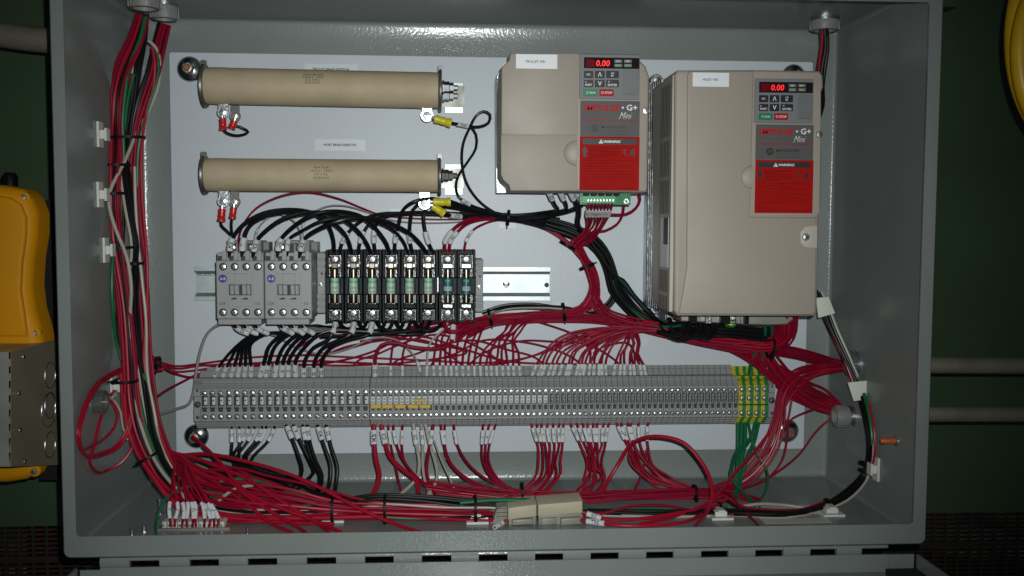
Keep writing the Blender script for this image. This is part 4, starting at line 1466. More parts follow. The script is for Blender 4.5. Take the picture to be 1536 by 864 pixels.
# second black wire on each fuse top
Bf = [
 [(509, 380, hf), (514, 362, 38), (524, 347, 40), (541, 332, 36), (565, 322, 28), (620, 320, 18), (690, 323, 14), (745, 325, 10), (800, 330, 10), (850, 344, 12), (884, 362, 12)],
 [(537, 380, hf), (541, 360, 38), (550, 341, 40), (566, 328, 34), (600, 322, 24), (650, 322, 18), (700, 325, 14), (750, 327, 12), (800, 333, 12), (850, 350, 14), (880, 368, 14)],
 [(563, 380, hf), (561, 362, 38), (562, 342, 40), (573, 328, 34), (600, 320, 28), (650, 319, 20), (700, 321, 16), (750, 323, 14), (800, 324, 14), (838, 318, 24)],
 [(592, 380, hf), (593, 360, 38), (598, 338, 42), (604, 316, 46), (620, 303, 52), (650, 298, 46), (672, 305, 34), (710, 318, 20), (755, 326, 16), (810, 340, 14), (860, 356, 14)],
 [(619, 380, hf), (615, 362, 38), (615, 338, 42), (620, 314, 46), (633, 304, 44), (660, 304, 34), (700, 314, 22), (750, 325, 16), (810, 327, 14), (852, 318, 20)],
 [(650, 380, hf), (642, 362, 38), (637, 342, 40), (636, 320, 42), (645, 309, 38), (680, 312, 24), (720, 320, 18), (760, 328, 14), (820, 343, 12), (870, 362, 12)]]
for i, p_ in enumerate(Bf):
    wire(p_, 1.9, 'k', 'black wire with a pale marker leaving the top of the %s green fuse holder rightwards' % nth(i + 1), 'black wires leaving the fuse tops', marks=((12, 25),))
# resistor leads
wire([(335, 194, 48), (340, 199, 46), (352, 203, 40), (366, 201, 36), (371, 196, 34), (366, 191, 36), (355, 190, 40), (348, 192, 44)], 1.3, 'k', 'short black jumper loop joining the two red crimps of the top resistor')
wire([(331.5, 331, 48), (332, 338, 44), (340, 346, 40), (347, 353, 36)], 1.4, 'k', 'black lead from the outer red crimp of the lower resistor to the left contactor')
wire([(348, 327, 44), (347, 338, 42), (348, 350, 38), (350, 366, 34)], 1.4, 'k', 'black lead from the inner red crimp of the lower resistor to the left contactor')
wire([(676, 184, 48), (690, 187, 42), (706, 190, 36), (720, 190, 34), (733, 184, 34), (735, 172, 34), (725, 167, 34), (714, 174, 34), (706, 189, 30), (695, 215, 24), (693, 245, 18), (700, 275, 14), (722, 305, 10), (758, 326, 8), (800, 336, 8)], 1.5, 'k', 'black lead of the top yellow crimp making a small loop beside the trolley drive', marks=((8, 21),))
wire([(706, 190, 24), (714, 202, 22), (714, 222, 20), (700, 245, 20), (687, 265, 20), (684, 280, 22), (688, 295, 26), (705, 307, 22), (740, 318, 14), (772, 324, 12), (840, 328, 12)], 1.4, 'k', 'black wire crossing the looped lead and bending round the bolt of the lower resistor', marks=((88, 99),))
wire([(676, 303, 52), (690, 308, 46), (715, 317, 32), (750, 325, 20), (790, 332, 14), (840, 345, 12), (880, 362, 12)], 2.6, 'k', 'thick black lead from the level yellow crimp into the black bunch')
wire([(668, 322, 46), (682, 324, 40), (700, 326, 30), (740, 328, 20), (790, 334, 14), (840, 348, 12), (884, 368, 12)], 2.0, 'k', 'black lead from the drooping yellow crimp with a marker', marks=((6, 20),))
# four black leads into the trolley drive
for i, (x0, x1) in enumerate(((823, 838), (840, 849), (855, 858), (865, 862))):
    wire([(x0, 286, 70), (x0 + 3, 294, 64), (x0 + 9, 307, 52), (x1 - 2, 315, 36), (815 + i * 4, 319 + i * 1.5, 22), (790, 322 + i * 2, 16), (762, 323 + i * 1.5, 14), (730, 321 + i * 2, 14), (690, 318 + i * 2, 14)], 2.0, 'k', 'black marked lead into the underside of the trolley drive, %s from the left' % nth(i + 1), 'black leads into the trolley drive', marks=((3, 14),))
wire([(868, 307, 60), (868, 322, 46), (866, 334, 34), (870, 345, 26), (884, 358, 18)], 3.0, 'k', 'thick black lead dropping left of the green board into the black bunch')
# thick black bunch curving down the middle
bundle([(755, 325, 14), (800, 331, 14), (845, 343, 14), (880, 358, 14), (902, 378, 14), (917, 405, 14), (924, 430, 14), (918, 450, 14), (906, 462, 12), (890, 468, 10), (860, 467, 8), (800, 459, 8), (752, 461, 8), (724, 470, 8)], 5, 1.5, 'k', 'black wire in the thick bunch curving down left of the hoist drive', 'black wires curving down the middle')
bundle([(820, 333, 14), (860, 345, 18), (890, 362, 20), (908, 385, 20), (918, 410, 20), (924, 432, 20), (936, 450, 18), (955, 470, 18), (980, 485, 24), (1010, 492, 40), (1060, 494, 60), (1110, 497, 66), (1150, 500, 66), (1165, 497, 66)], 9, 1.9, 'kkkk', 'black wire in the thick bunch running down and under the hoist drive', 'black wires running under the hoist drive', spread=7)
for i in range(3):
    wire([(886, 362, 24), (904, 388, 26), (920, 412, 26), (935, 428 - i * 4, 24), (952, 447 - i * 2, 24), (970, 466 - i * 2, 26), (990, 482, 36), (1015, 489, 50), (1050, 489, 60), (1090, 494, 70)], 1.6 if i else 1.9, 'k' if i != 1 else 'g', ('green wire between the black ones curving under the hoist drive', 'black wire skirting the lower left ear of the hoist drive, upper one', '')[1 - i] if i != 2 else 'black wire skirting the lower left ear of the hoist drive, lower one')
wire([(920, 420, 22), (928, 440, 22), (950, 465, 24), (975, 485, 30), (1000, 490, 44), (1035, 486, 70)], 1.4, 'g', 'second green wire, in front of the black bunch by the hoist drive ear')
for i, x in enumerate((1027, 1034, 1051, 1058, 1070, 1076)):
    wire([(x, 473, 100), (x, 486, 98), (x - 3, 498, 92), (x - 16, 503 + i, 80), (x - 40, 497, 60)], 2.4, 'k', 'thick black lead entering the hoist drive from below, %s from the left' % nth(i + 1), 'thick black leads into the hoist drive')
wire([(1046, 490, 88), (1042, 503, 84), (1028, 510, 80), (1010, 508, 74), (998, 498, 66), (990, 488, 50)], 1.4, 'k', 'black wire hanging in a low loop under the hoist drive')
wire([(1050, 490, 90), (1056, 503, 88), (1062, 509, 88)], 1.6, 'k', 'stub of black wire hanging below the hoist drive')
wire([(1086, 481, 108), (1090, 488, 106), (1100, 490, 104), (1103, 484, 104), (1096, 480, 104)], 1.3, 'g', 'small green loop under the power terminals of the hoist drive')
m = MB('yellow_crimp'); m.pbox(1089, 483, 1103, 491, 92, 97, 1.5, .8)
tag(m.build('crimp_terminal'), 'yellow crimp in the shade under the hoist drive', 'crimp')
for i, (x, g) in enumerate(((1142, 'g'), (1152, 'g'))):
    wire([(x, 478, 80), (x + 6, 492, 76), (x + 4, 508, 66), (x - 4, 522, 56), (x - 14 + i * 6, 540, 46), (x - 18 + i * 6, 556, 38), (x - 19 + i * 6, 566, 34)], 1.5, 'g', 'green wire from the hoist drive down to the earth blocks, %s one' % ('left' if i == 0 else 'right'))

# ---- reds from the trolley board
for i in range(8):
    x = 883 + i * 5.0
    q = 871 + i * 3.2
    wire([(x, 304, 96), (x - 1, 312, 88), (x - 3 - i * .4, 325, 70), (q + 8, 340 + i * .5, 50), (q - 4, 354 + i, 34), (858 + i * 2, 364 + i, 22), (866 + i * 2.2, 378 + i, 16), (879 + i * 1.3, 398, 14), (888 + i * 1.3, 425, 14), (886 + i * 1.5, 448, 14), (873 + i * 1.4, 463, 14), (846, 468 + i * .8, 14), (800, 470 + i * 1, 14), (740, 474 + i * 1.1, 12), (700, 484 + i * 2, 12), (678 + i, 500 + 2 * i, 14)], 1.25, 'r' if i % 3 else 'R',
         'red marked wire plugged into the green board, %s from the left' % nth(i + 1), 'red wires of the green board', marks=((14, 28),))
wire([(958, 289, 60), (960, 300, 56), (954, 312, 50), (940, 321, 44), (915, 322, 44), (900, 320, 50)], 1.5, 'r', 'dark red wire curling out right of the green board, upper loop')
wire([(936, 306, 70), (934, 322, 60), (926, 336, 50), (908, 346, 44), (893, 348, 38), (880, 356, 30)], 1.3, 'r', 'dark red wire curling out right of the green board, lower loop')
# reds from the two teal fuses
wire([(667, 378, 34), (668, 362, 40), (680, 344, 44), (700, 331, 34), (730, 326, 20), (775, 328, 12), (810, 338, 12), (840, 354, 14), (862, 374, 16), (880, 400, 14), (890, 430, 14), (888, 455, 14), (905, 474, 16), (950, 490, 20), (1020, 505, 30)], 1.9, 'r', 'red wire on the left terminal of the left teal fuse', marks=((11, 27),))
wire([(674, 378, 34), (676, 362, 40), (688, 346, 44), (704, 334, 34), (735, 328, 22), (780, 331, 12), (815, 342, 12), (845, 360, 14), (866, 382, 16), (884, 405, 14), (893, 432, 14), (885, 460, 14), (850, 471, 14), (800, 474, 14)], 1.7, 'r', 'red wire on the right terminal of the left teal fuse', marks=((11, 26),))
wire([(696.5, 378, 34), (699, 362, 38), (708, 347, 36), (725, 336, 26), (750, 330, 16), (790, 334, 12), (825, 348, 12), (855, 368, 14), (875, 392, 14), (888, 420, 14), (893, 450, 14), (925, 475, 20), (980, 488, 26), (1040, 507, 34)], 1.2, 'r', 'thin red wire on the right teal fuse', marks=((12, 25),))

# ---- red trunk behind the middle: left part (tie 735 - tie 845) and down the centre
bundle([(862, 362, 14), (872, 380, 14), (882, 402, 14), (891, 428, 14), (893, 450, 14), (906, 470, 18), (940, 484, 24), (985, 492, 34), (1030, 506, 44), (1075, 514, 50), (1120, 516, 56), (1150, 512, 62), (1168, 500, 70), (1174, 474, 84)], 8, 1.15, 'rrR', 'red wire running from the centre bunch under the hoist drive', 'red wires from the centre to the hoist drive', spread=5.5, taper=[0, 0, 0, 0, .2, .6, .6, .3, .2, 0, 0, .3, .2, 0])
bundle([(715, 494, 10), (735, 480, 12), (790, 473, 14), (845, 469, 14), (870, 462, 14), (884, 446, 14), (889, 425, 12), (880, 400, 12)], 8, 1.1, 'rrrR', 'red wire in the tied bunch right of the fuse blocks', 'red wires tied right of the fuse blocks')
bundle([(700, 500, 10), (735, 484, 12), (790, 478, 16), (845, 476, 18), (900, 478, 20), (950, 488, 26), (1010, 502, 36), (1070, 514, 44), (1120, 522, 50), (1150, 516, 60), (1164, 500, 72), (1166, 474, 88)], 9, 1.15, 'rrrR', 'red wire in the long trunk from the fuse blocks to the hoist drive', 'red wires in the long trunk', spread=5)
bundle([(724, 472, 8), (760, 463, 10), (800, 460, 10), (846, 462, 12), (880, 470, 12), (930, 478, 14), (990, 490, 20)], 3, 1.2, 'kkw', lambda i, c: ('black wire arching over the tied red bunch below the bare rail', 'black wire arching over the tied red bunch below the bare rail', 'white wire in the tied bunch below the bare rail')[i], lambda c: 'black wires over the red bunch' if c == 'k' else None)
# hoist drive control reds dropping on the right and turning left
bundle([(1178, 474, 100), (1181, 492, 92), (1178, 508, 80), (1162, 518, 68), (1140, 520, 60), (1100, 513, 50), (1050, 503, 42), (1000, 494, 34), (955, 492, 28), (915, 502, 24), (880, 520, 24)], 9, 1.25, 'rR', 'red wire from the right end of the hoist drive into the trunk', 'red wires dropping from the hoist drive', spread=6)
bundle([(1190, 474, 100), (1188, 495, 90), (1180, 512, 78), (1166, 522, 66), (1190, 527, 52), (1222, 536, 40), (1252, 545, 30), (1275, 548, 30)], 6, 1.1, 'r', 'red wire from the hoist drive bending back to the upper right fitting', 'red wires from the hoist drive to the upper fitting', spread=5)

# ---- marked wires entering the terminal row from above
top_labels = 0
def top_wire(x, up, r, c, label, group, hs=26, mk=(3, 15), lean=0):
    p_ = [(x, 566, 22), (x + lean * .5, 556, 26), (x + lean, 546, 28)] + up
    return wire(p_, r, c, label, group, marks=(mk,))
# black group on the left, six from the contactors
srcs = [(350, 486, 66), (364, 486, 66), (381, 486, 66), (419, 486, 66), (435, 486, 66), (450, 486, 66)]
xs_ = [321, 334, 346, 356, 366, 376]
for i, (x, s0) in enumerate(zip(xs_, srcs)):
    k = i / 5
    wire([(x, 567, 22), (x + 4 - k * 3, 556, 27), (x + 14 - k * 14, 541, 34), (352 + k * 24, 522 - k * 5, 42), (374 + k * 22, 505 - k * 3, 50), (392 + i * 4, 500 - k, 50), (s0[0] + 20, 500, 54), (s0[0] + 6, 493, 60), s0], 1.7, 'k', 'black marked wire from contactor bottoms to the terminal row, %s from left' % nth(i + 1), 'black wires between contactors and terminal row', marks=((3, 17), (-22, -6)))
xs_ = [389.5, 398.5, 412, 422.5, 432.5, 444]
tg = [(505, 487), (533, 487), (561, 487), (590, 487), (617, 487), (645, 487)]
for i, x in enumerate(xs_):
    k = i / 5
    wire([(x, 567, 22), (x + 3 - k * 4, 555, 27), (x + 8 - k * 8, 540, 32), (x + 14, 520, 38), (x + 34, 502, 42), (455 + i * 8, 492 + k * 4, 40), (tg[i][0] - 30, 489 + i * 2.4, 36), (tg[i][0] - 8, 492 + i * 1.3, 32), (tg[i][0], 481, 28)], 2.1, 'k', 'black wire from the terminal row to the bottom of the %s green fuse holder' % nth(i + 1), 'black wires from terminal row to fuse bottoms', marks=((3, 18),))
for i, (x, q) in enumerate(((456, (504, 482)), (471, (532, 482)), (482, (559, 482)))):
    wire([(x, 568, 22), (x - .5, 556, 28), (x + 2, 540, 34), (x + 14, 522, 40), (x + 36 + i * 2, 510, 42), (q[0] - 6, 501, 42), (q[0] - 2, 492, 38), (q[0], 478, 28)], 2.1, 'k', 'black wire with two pale sleeves under the fuse blocks, %s from the left' % nth(i + 1), 'black double-marked wires under the fuse blocks', marks=((2, 16), (-20, -7)))
for i in range(6):
    x0 = 500 + i * 28
    wire([(x0 + 8, 480, 28), (x0 + 14, 490, 34), (x0 + 26, 496 + i % 2 * 3, 38), (x0 + 40, 495, 36), (x0 + 48, 488, 32), (x0 + 50, 480, 26)] if i < 5 else [(x0 + 6, 480, 28), (x0 + 2, 490, 34), (x0 - 20, 496, 38), (x0 - 60, 500, 40), (x0 - 110, 503, 40), (x0 - 160, 505, 40)], 2.0, 'k', 'short black wire drooping under the fuse blocks, %s of six from the left' % nth(i + 1), 'drooping black wires under the fuse blocks')
# two teal fuse bottoms
wire([(665, 480, 30), (667, 488, 36), (674, 497, 40), (684, 498, 40), (694, 492, 38), (702, 480, 30)], 2.2, 'r', 'thick red wire bridging the bottoms of the two teal fuses')
wire([(679, 480, 30), (680, 492, 36), (679, 506, 38), (674, 517, 38), (655, 523, 36), (620, 521, 34), (590, 514, 34), (572, 518, 34), (564, 532, 32), (562.5, 548, 28), (562.5, 567, 22)], 2.0, 'r', 'thick red wire from the left teal fuse curving left down to the terminal row', marks=((7, 22), (-17, -3)))
# thin reds: first ones left
R_up = {
 586: [(586, 530, 26), (590, 512, 24), (604, 498, 22), (640, 486, 16), (690, 481, 14), (740, 480, 14)],
 603.5: [(604, 530, 26), (608, 514, 24), (622, 500, 22), (655, 489, 18), (700, 484, 16), (745, 482, 14)]}
for i, (x, u_) in enumerate(R_up.items()):
    top_wire(x, u_, 1.1, 'r', 'thin red marked wire above the yellow jumpers, %s one' % ('left' if i == 0 else 'right'), 'thin red wires entering the terminal row from above')
wire([(632, 566, 22), (629, 552, 26), (622, 535, 30), (612, 522, 30), (590, 510, 26), (560, 506, 22), (520, 525, 18), (480, 530, 14), (440, 518, 12), (420, 508, 30), (400, 500, 40)], 1.0, 'y', 'thin grey wire dipping into the terminal row right of the thick red one', marks=((8, 20),))
wire([(640, 566, 22), (640.5, 552, 28), (643, 520, 30), (650, 508, 30), (665, 494, 28), (672, 484, 28)], 1.1, 'w', 'thin white marked wire from the terminal row up to the left teal fuse', marks=((3, 15),))
# G1: sixteen reds rising into the trunk
g1 = [651, 660.5, 669.5, 677, 685, 694.5, 703, 712, 721, 730, 737.5, 745.5, 754.5, 763, 771, 780]
for i, x in enumerate(g1):
    if i < 4:
        up_ = [(x + 1, 520, 26 + i), (x + 6, 504, 24 + i), (x + 22, 492, 20), (x + 60, 482, 16), (x + 110, 477, 14), (x + 190, 472, 14), (878, 464, 14), (890, 446, 12)]
    elif i < 8:
        up_ = [(x + 1, 522, 26 + i), (x + 6, 506, 24 + i), (x + 16, 494, 20), (x + 34, 486, 16), (x + 90, 479, 14), (x + 150, 473, 14), (880, 462, 14), (890, 444, 12)]
    else:
        k = (i - 8) / 7
        ex = 756 + k * 22
        bend = 1 - k
        up_ = [(x + 3 - 6 * k, 528, 28), (x + (14 - 22 * k), 512, 26), (ex + (2 - 2 * k), 496, 22), (ex + 8 + (6 * k), 484, 18), (ex + 40, 474, 14), (ex + 90, 470, 14), (884, 458, 14), (892, 436, 12)]
    top_wire(x, up_, 1.15, 'r', 'thin red marked wire rising from row to trunk below the bare rail, %s from left' % nth(i + 1), 'thin red wires entering the terminal row from above', lean=-1 if i > 9 else -.6)
# G2: reds swept in from the right
g2 = [797, 806, 811.5, 821, 828, 837.5, 847.5, 852, 863, 869, 874.5, 883, 890, 898, 903, 909.5, 920, 929.5, 936.5, 946, 952.5, 963, 970]
for i, x in enumerate(g2):
    if i < 9:
        k = i / 8
        le = 8 - 3 * k
        up_ = [(x + 16 - 3 * k, 530 - 2 * k, 30), (x + 32, 514, 30), (x + 58, 501, 30), (930 + 4 * i, 491 - k, 32), (985, 492 + i * .8, 38), (1035, 504, 44), (1085, 514, 48), (1130, 523, 48), (1165, 530, 44), (1200, 537, 36), (1240, 546, 30), (1272, 549, 28)]
    elif i < 16:
        k = (i - 9) / 6
        le = 4 - 5 * k
        up_ = [(x + 8 - 6 * k, 532, 30), (x + 22 - 10 * k, 514, 32), (x + 48 - 14 * k, 502, 34), (955 + 5 * k, 496, 36), (1000, 500, 40), (1050, 511, 46), (1100, 521, 48), (1130, 538, 46), (1155, 562, 46), (1185, 588, 40), (1220, 608, 32), (1262, 618, 28)]
    else:
        k = (i - 16) / 6
        le = 3 - 8 * k
        up_ = [(x + 8 - 20 * k, 530, 30), (x + 16 - 26 * k, 514, 32), (x + 20 - 34 * k, 504, 33), (948 + 8 * k, 498 - 3 * k, 34), (985, 497, 36), (1040, 507, 42), (1095, 524, 46), (1130, 545, 46), (1160, 572, 46), (1190, 596, 40), (1225, 612, 32), (1262, 621, 28)]
    top_wire(x, up_, 1.2, 'r', 'thin red marked wire swept right off the terminal row top, %s from the left' % nth(i + 1), 'thin red wires entering the terminal row from above', lean=le, mk=(3, 17))
# slow red waves crossing behind, left to right
waves = [
 [(200, 540, 10), (232, 541, 12), (262, 549, 10), (300, 545, 8), (360, 536, 8), (440, 533, 8), (540, 536, 8), (640, 542, 8), (720, 546, 8), (780, 540, 8), (840, 520, 10), (900, 500, 14), (950, 490, 18)],
 [(205, 545, 10), (236, 545, 12), (264, 553, 10), (300, 550, 8), (380, 545, 8), (460, 540, 8), (560, 545, 8), (660, 549, 8), (740, 547, 8), (800, 533, 8), (850, 510, 10), (900, 496, 14), (960, 488, 20)],
 [(236, 545, 10), (260, 557, 8), (290, 556, 8), (330, 549, 6), (420, 546, 6), (520, 548, 6), (620, 544, 6), (700, 530, 8), (640, 514, 8), (585, 505, 8), (540, 512, 8)],
 [(450, 520, 10), (475, 505, 12), (505, 498, 14), (540, 503, 12), (580, 500, 10), (640, 505, 10), (700, 525, 8), (760, 540, 8), (850, 545, 8), (900, 546, 8)],
 [(300, 548, 10), (400, 550, 8), (500, 543, 8), (560, 528, 8), (600, 508, 10), (640, 496, 12), (680, 488, 14), (720, 483, 14)],
 [(440, 534, 6), (500, 528, 6), (550, 515, 8), (600, 499, 10), (640, 488, 12), (700, 480, 12)],
 [(790, 478, 12), (830, 490, 12), (855, 499, 12), (875, 510, 12), (885, 522, 14), (884, 556, 18)],
 [(890, 530, 14), (905, 520, 14), (920, 516, 14), (940, 514, 14), (950, 524, 16), (953, 558, 20)]]
for i, p_ in enumerate(waves):
    wire(p_, 1.15, 'r', 'thin red wire drifting above the terminal row, ' + ('upper long one from the harness tie', 'lower long one from the harness tie', 'dipping round the left row end', 'waving low under the fuse blocks', 'rising from left row end to trunk', 'rising behind the thick looping red wire', 'short one bending down at mid row', 'short one bending down near the pale pad')[i], 'red wires drifting behind the terminal row')
# loose crossing reds between the fuse blocks and the row, and at the right centre
for i in range(5):
    x0 = 475 + i * 58
    wire([(x0 - 8, 566, 12), (x0, 544, 10), (x0 + 34, 526 + R.uniform(-6, 6), 14), (x0 + 75, 514 + R.uniform(-8, 6), 16), (x0 + 120, 510 + R.uniform(-8, 8), 18), (x0 + 170, 520 + R.uniform(-8, 8), 16), (x0 + 215, 540 + R.uniform(-4, 4), 12), (x0 + 240, 566, 14)], 1.05, 'r', 'loose thin red wire crossing between fuse blocks and terminal row, %s from left' % nth(i + 1), 'loose red wires crossing behind the row')
for i in range(8):
    k = i / 7
    wire([(1090 + 30 * k, 512 + 6 * k, 44), (1135, 528 + 14 * k, 46), (1165 + 8 * k, 546 + 10 * k, 44), (1190, 560 + 22 * k, 40), (1215 + 6 * k, 574 + 18 * k + R.uniform(-5, 5), 38), (1240, 590 + 16 * k + R.uniform(-4, 4), 34), (1266, 612 + 8 * k, 30)], 1.05, 'r', 'loose red wire of the open fan to the lower right fitting, %s from the top' % nth(i + 1), 'loose red wires of the right fan')
# thin reds fanning from trunk down behind blocks to glands on the right
bundle([(1150, 528, 50), (1168, 555, 46), (1195, 585, 40), (1225, 606, 34), (1262, 619, 30)], 7, 1.1, 'rrR', 'red wire fanning from the trunk to the lower right fitting', 'red wires to the lower right fitting', spread=5, taper=[.6, .9, .8, .5, 0])
bundle([(1272, 550, 30), (1235, 553, 34), (1200, 562, 40), (1180, 578, 46), (1172, 600, 50), (1168, 630, 56), (1158, 665, 60), (1140, 695, 60), (1110, 722, 60), (1070, 737, 60)], 8, 1.15, 'rrR', 'red wire falling past the right row end to the cabinet floor', 'red wires falling past the right end of the row', spread=5.5, taper=[0, .3, .7, .6, .3, .5, .9, 1.0, .6, .2])
wire([(1262, 618, 30), (1238, 634, 34), (1222, 650, 36), (1200, 680, 40), (1168, 706, 50), (1130, 728, 60), (1090, 740, 66)], 1.2, 'r', 'single red wire slanting from the lower right fitting across the plate corner')
wire([(1226, 612, 40), (1204, 620, 44), (1184, 632, 46), (1180, 655, 50), (1172, 690, 56), (1150, 716, 60), (1110, 735, 62)], 1.1, 'r', 'red wire crossing in front of the lower right plate bolt')
wire([(1190, 590, 40), (1186, 610, 42), (1182, 630, 44), (1160, 668, 50), (1130, 700, 56), (1085, 730, 60)], 1.1, 'r', 'red wire passing just left of the lower right plate bolt')

# ---- wires leaving the bottom of the terminal row
bl = [(348, 0), (359.5, 0), (374, 1), (382.5, 1), (394, 1), (400, 1), (412.5, 1)]
for i, (x, m_) in enumerate(bl):
    wire([(x, 636, 34), (x - .5 if i < 2 else x - 3, 648, 32), (x - (0 if i < 2 else 12), 664, 34), (x - (1 if i < 2 else 20 + i * 2), 684, 40), (352 + i * 4, 697, 48), (346 + i * 8, 708, 60), (330 + i * 22, 722, 76), (360 + 22 * i, 738, 90), (420 + i * 20, 750, 100)], 1.7, 'k', 'black marked wire under the left terminal row half, %s from left' % nth(i + 1), 'black wires leaving the terminal row downwards', marks=((5, 20),))
b2 = [[(429, 636), (437, 655), (449, 688), (453, 706), (447, 722), (430, 740)], [(440, 636), (447, 655), (466, 694), (471, 708), (458, 722), (440, 740)], [(454, 636), (459, 660), (468, 690), (480, 712), (478, 730), (465, 748)],
      [(461, 636), (464, 660), (473, 690), (483, 714), (480, 732), (470, 750)], [(476, 636), (485, 666), (496, 700), (493, 730), (487, 740), (480, 755)], [(489, 636), (496, 668), (506, 702), (503, 732), (500, 744), (495, 758)]]
for i, p_ in enumerate(b2):
    wire([(x, y, 36 + j * 8) for j, (x, y) in enumerate(p_)], 2.0, 'k', 'thick black marked wire dropping behind the red tangle, %s from the left' % nth(i + 1), 'black wires leaving the terminal row downwards', marks=((4, 18),))
rb = [(561, 2.6, 'R', 0), (572, 2.3, 'R', 0), (582, 1.1, 'r', 0), (589.5, 1.3, 'r', 0), (604, 1.2, 'r', 0), (620, 1.9, 'w', 0), (632, 1.5, 'w', 0), (638, 1.7, 'w', 0), (650, 1.8, 'r', 0), (661, 1.2, 'r', 0), (667.5, 1.2, 'r', 0), (680.5, 1.3, 'r', 0), (725, 1.2, 'r', 0), (734, 1.2, 'r', 0), (744, 1.2, 'r', 0)]
paths = {
 561: [(561, 660), (564, 690), (569, 712), (565, 730), (555, 745), (535, 752)],
 572: [(577, 660), (585, 685), (605, 705), (625, 722), (628, 740)],
 582: [(586, 665), (592, 692), (598, 720), (603, 742)],
 589.5: [(594, 664), (605, 690), (622, 712), (640, 730), (690, 738)],
 604: [(603, 662), (606, 690), (622, 712), (645, 728), (700, 736)],
 620: [(624, 664), (629, 692), (626, 715), (612, 732), (600, 742)],
 632: [(634, 664), (634, 690), (636, 715), (642, 735), (650, 744)],
 638: [(644, 664), (652, 690), (656, 712), (651, 730), (640, 745)],
 650: [(646, 664), (641, 690), (640, 710), (646, 728), (652, 742)],
 661: [(665, 662), (672, 690), (690, 712), (715, 728), (760, 738)],
 667.5: [(667, 664), (675, 692), (696, 714), (730, 730), (780, 740)],
 680.5: [(685, 664), (698, 690), (720, 712), (750, 728), (790, 738)],
 725: [(723, 664), (724, 690), (734, 712), (755, 730), (800, 742)],
 734: [(729, 664), (729, 690), (738, 712), (762, 732), (820, 742)],
 744: [(735, 664), (733, 690), (744, 714), (770, 734), (830, 744)]}
for i, (x, r, c, _) in enumerate(rb):
    pts = [(x, 636, 36)] + [(a, b, 42 + j * 9) for j, (a, b) in enumerate(paths[x])]
    cn = 'white' if c == 'w' else ('thick red' if r > 2 else 'red')
    wire(pts, r, c, '%s wire hanging from the row below the yellow jumpers, %s from the left' % (cn, nth(i + 1)), 'wires hanging from the terminal row', marks=((7, 22),) if i not in (7,) else ())
wire([(651, 660, 50), (662, 690, 54), (672, 712, 60), (682, 734, 66)], .9, 'w', 'thin white wire slanting down right of the thick white pair')
rb2 = [797, 805, 812, 821, 830, 839, 846]
for i, x in enumerate(rb2):
    k = i / 6
    wire([(x, 634, 36), (x + 4 - 6 * k, 650, 40), (x + 10 - 12 * k, 668, 44), (809 + 30 * k, 694, 54), (806 + 34 * k, 712 - 4 * k, 62), (795 + 36 * k, 726, 70), (770 + 46 * k, 741, 76), (730 + 55 * k, 748, 80)], 1.25, 'r' if i % 3 else 'R', 'red marked wire in the fan above the beige connectors, %s from left' % nth(i + 1), 'wires hanging from the terminal row', marks=((6, 21),))
rb3 = [855, 865, 874, 881, 890, 896, 906, 914]
for i, x in enumerate(rb3):
    k = i / 7
    wire([(x, 634, 36), (x + 8 - 12 * k, 650, 40), (x + 16 - 22 * k, 668, 44), (884 + 14 * k + (4 if i % 2 else -2), 696, 54), (878 + 32 * k, 716, 62), (876 + 26 * k - (i % 3) * 8, 734, 70), (850 + 30 * k, 746, 76)], 1.25, 'r' if i % 3 else 'R', 'red marked wire in the fan just right of the beige connectors, %s from left' % nth(i + 1), 'wires hanging from the terminal row', marks=((6, 21),))
rb4 = [924, 931, 941, 946, 958, 972.5]
for i, x in enumerate(rb4):
    k = i / 5
    wire([(x, 632, 36), (x + 8 - 10 * k, 650, 40), (x + 20 - 20 * k, 672, 44), (952 + 28 * k, 697, 52), (970 + 34 * k, 715, 60), (1010 + 30 * k, 732, 66), (1060 + 15 * k, 741, 72), (1100, 742 + i, 76)], 1.3, 'r' if i % 3 else 'R', 'red marked wire in the fan beside the big red loop, %s from left' % nth(i + 1), 'wires hanging from the terminal row', marks=((6, 21),))
for i, (a, b) in enumerate((((966, 700), (950, 738)), ((944, 690), (1000, 742)))):
    wire([(a[0] + 6, a[1] - 30, 46), (a[0], a[1], 52), ((a[0] + b[0]) / 2, (a[1] + b[1]) / 2 + 4, 60), (b[0], b[1], 70)], 1.2, 'r', 'stray red wire behind the third fan, %s one' % ('steep' if i == 0 else 'slanting'))

# ---- big red loop in front of the lower middle right
wire([(900, 748, 80), (912, 722, 66), (930, 692, 62), (945, 668, 70), (965, 657, 84), (992, 655, 96), (1025, 664, 106), (1050, 690, 114), (1065, 718, 124), (1068, 745, 134), (1060, 768, 144), (1046, 785, 152), (1040, 796, 156)], 2.0, 'R', 'big bright red loop standing in front of the cabinet floor, right of centre')
# ---- green drops from the earth blocks
for i, p_ in enumerate([[(1107, 634), (1107, 670), (1106, 700), (1103, 730), (1098, 752)], [(1113, 634), (1112, 665), (1110, 700), (1106, 730), (1101, 756)], [(1118, 634), (1118, 660), (1113, 690), (1108, 720), (1100, 748)], [(1123, 634), (1127, 655), (1136, 680), (1148, 705), (1150, 728), (1142, 748), (1120, 762)],
                        [(1132, 634), (1126, 660), (1110, 680), (1097, 700), (1102, 725), (1118, 742), (1140, 760)], [(1138, 634), (1132, 660), (1120, 690), (1112, 720), (1104, 750)], [(1134, 634), (1124, 658), (1104, 678), (1096, 695), (1098, 715), (1112, 736), (1132, 760)]]):
    wire([(x, y, 38 + j * 9) for j, (x, y) in enumerate(p_)], 2.0 if i in (0, 1, 2, 5) else 1.3, 'g', 'green wire hanging from the earth blocks, %s from the left' % nth(i + 1), 'green wires hanging from the earth blocks')
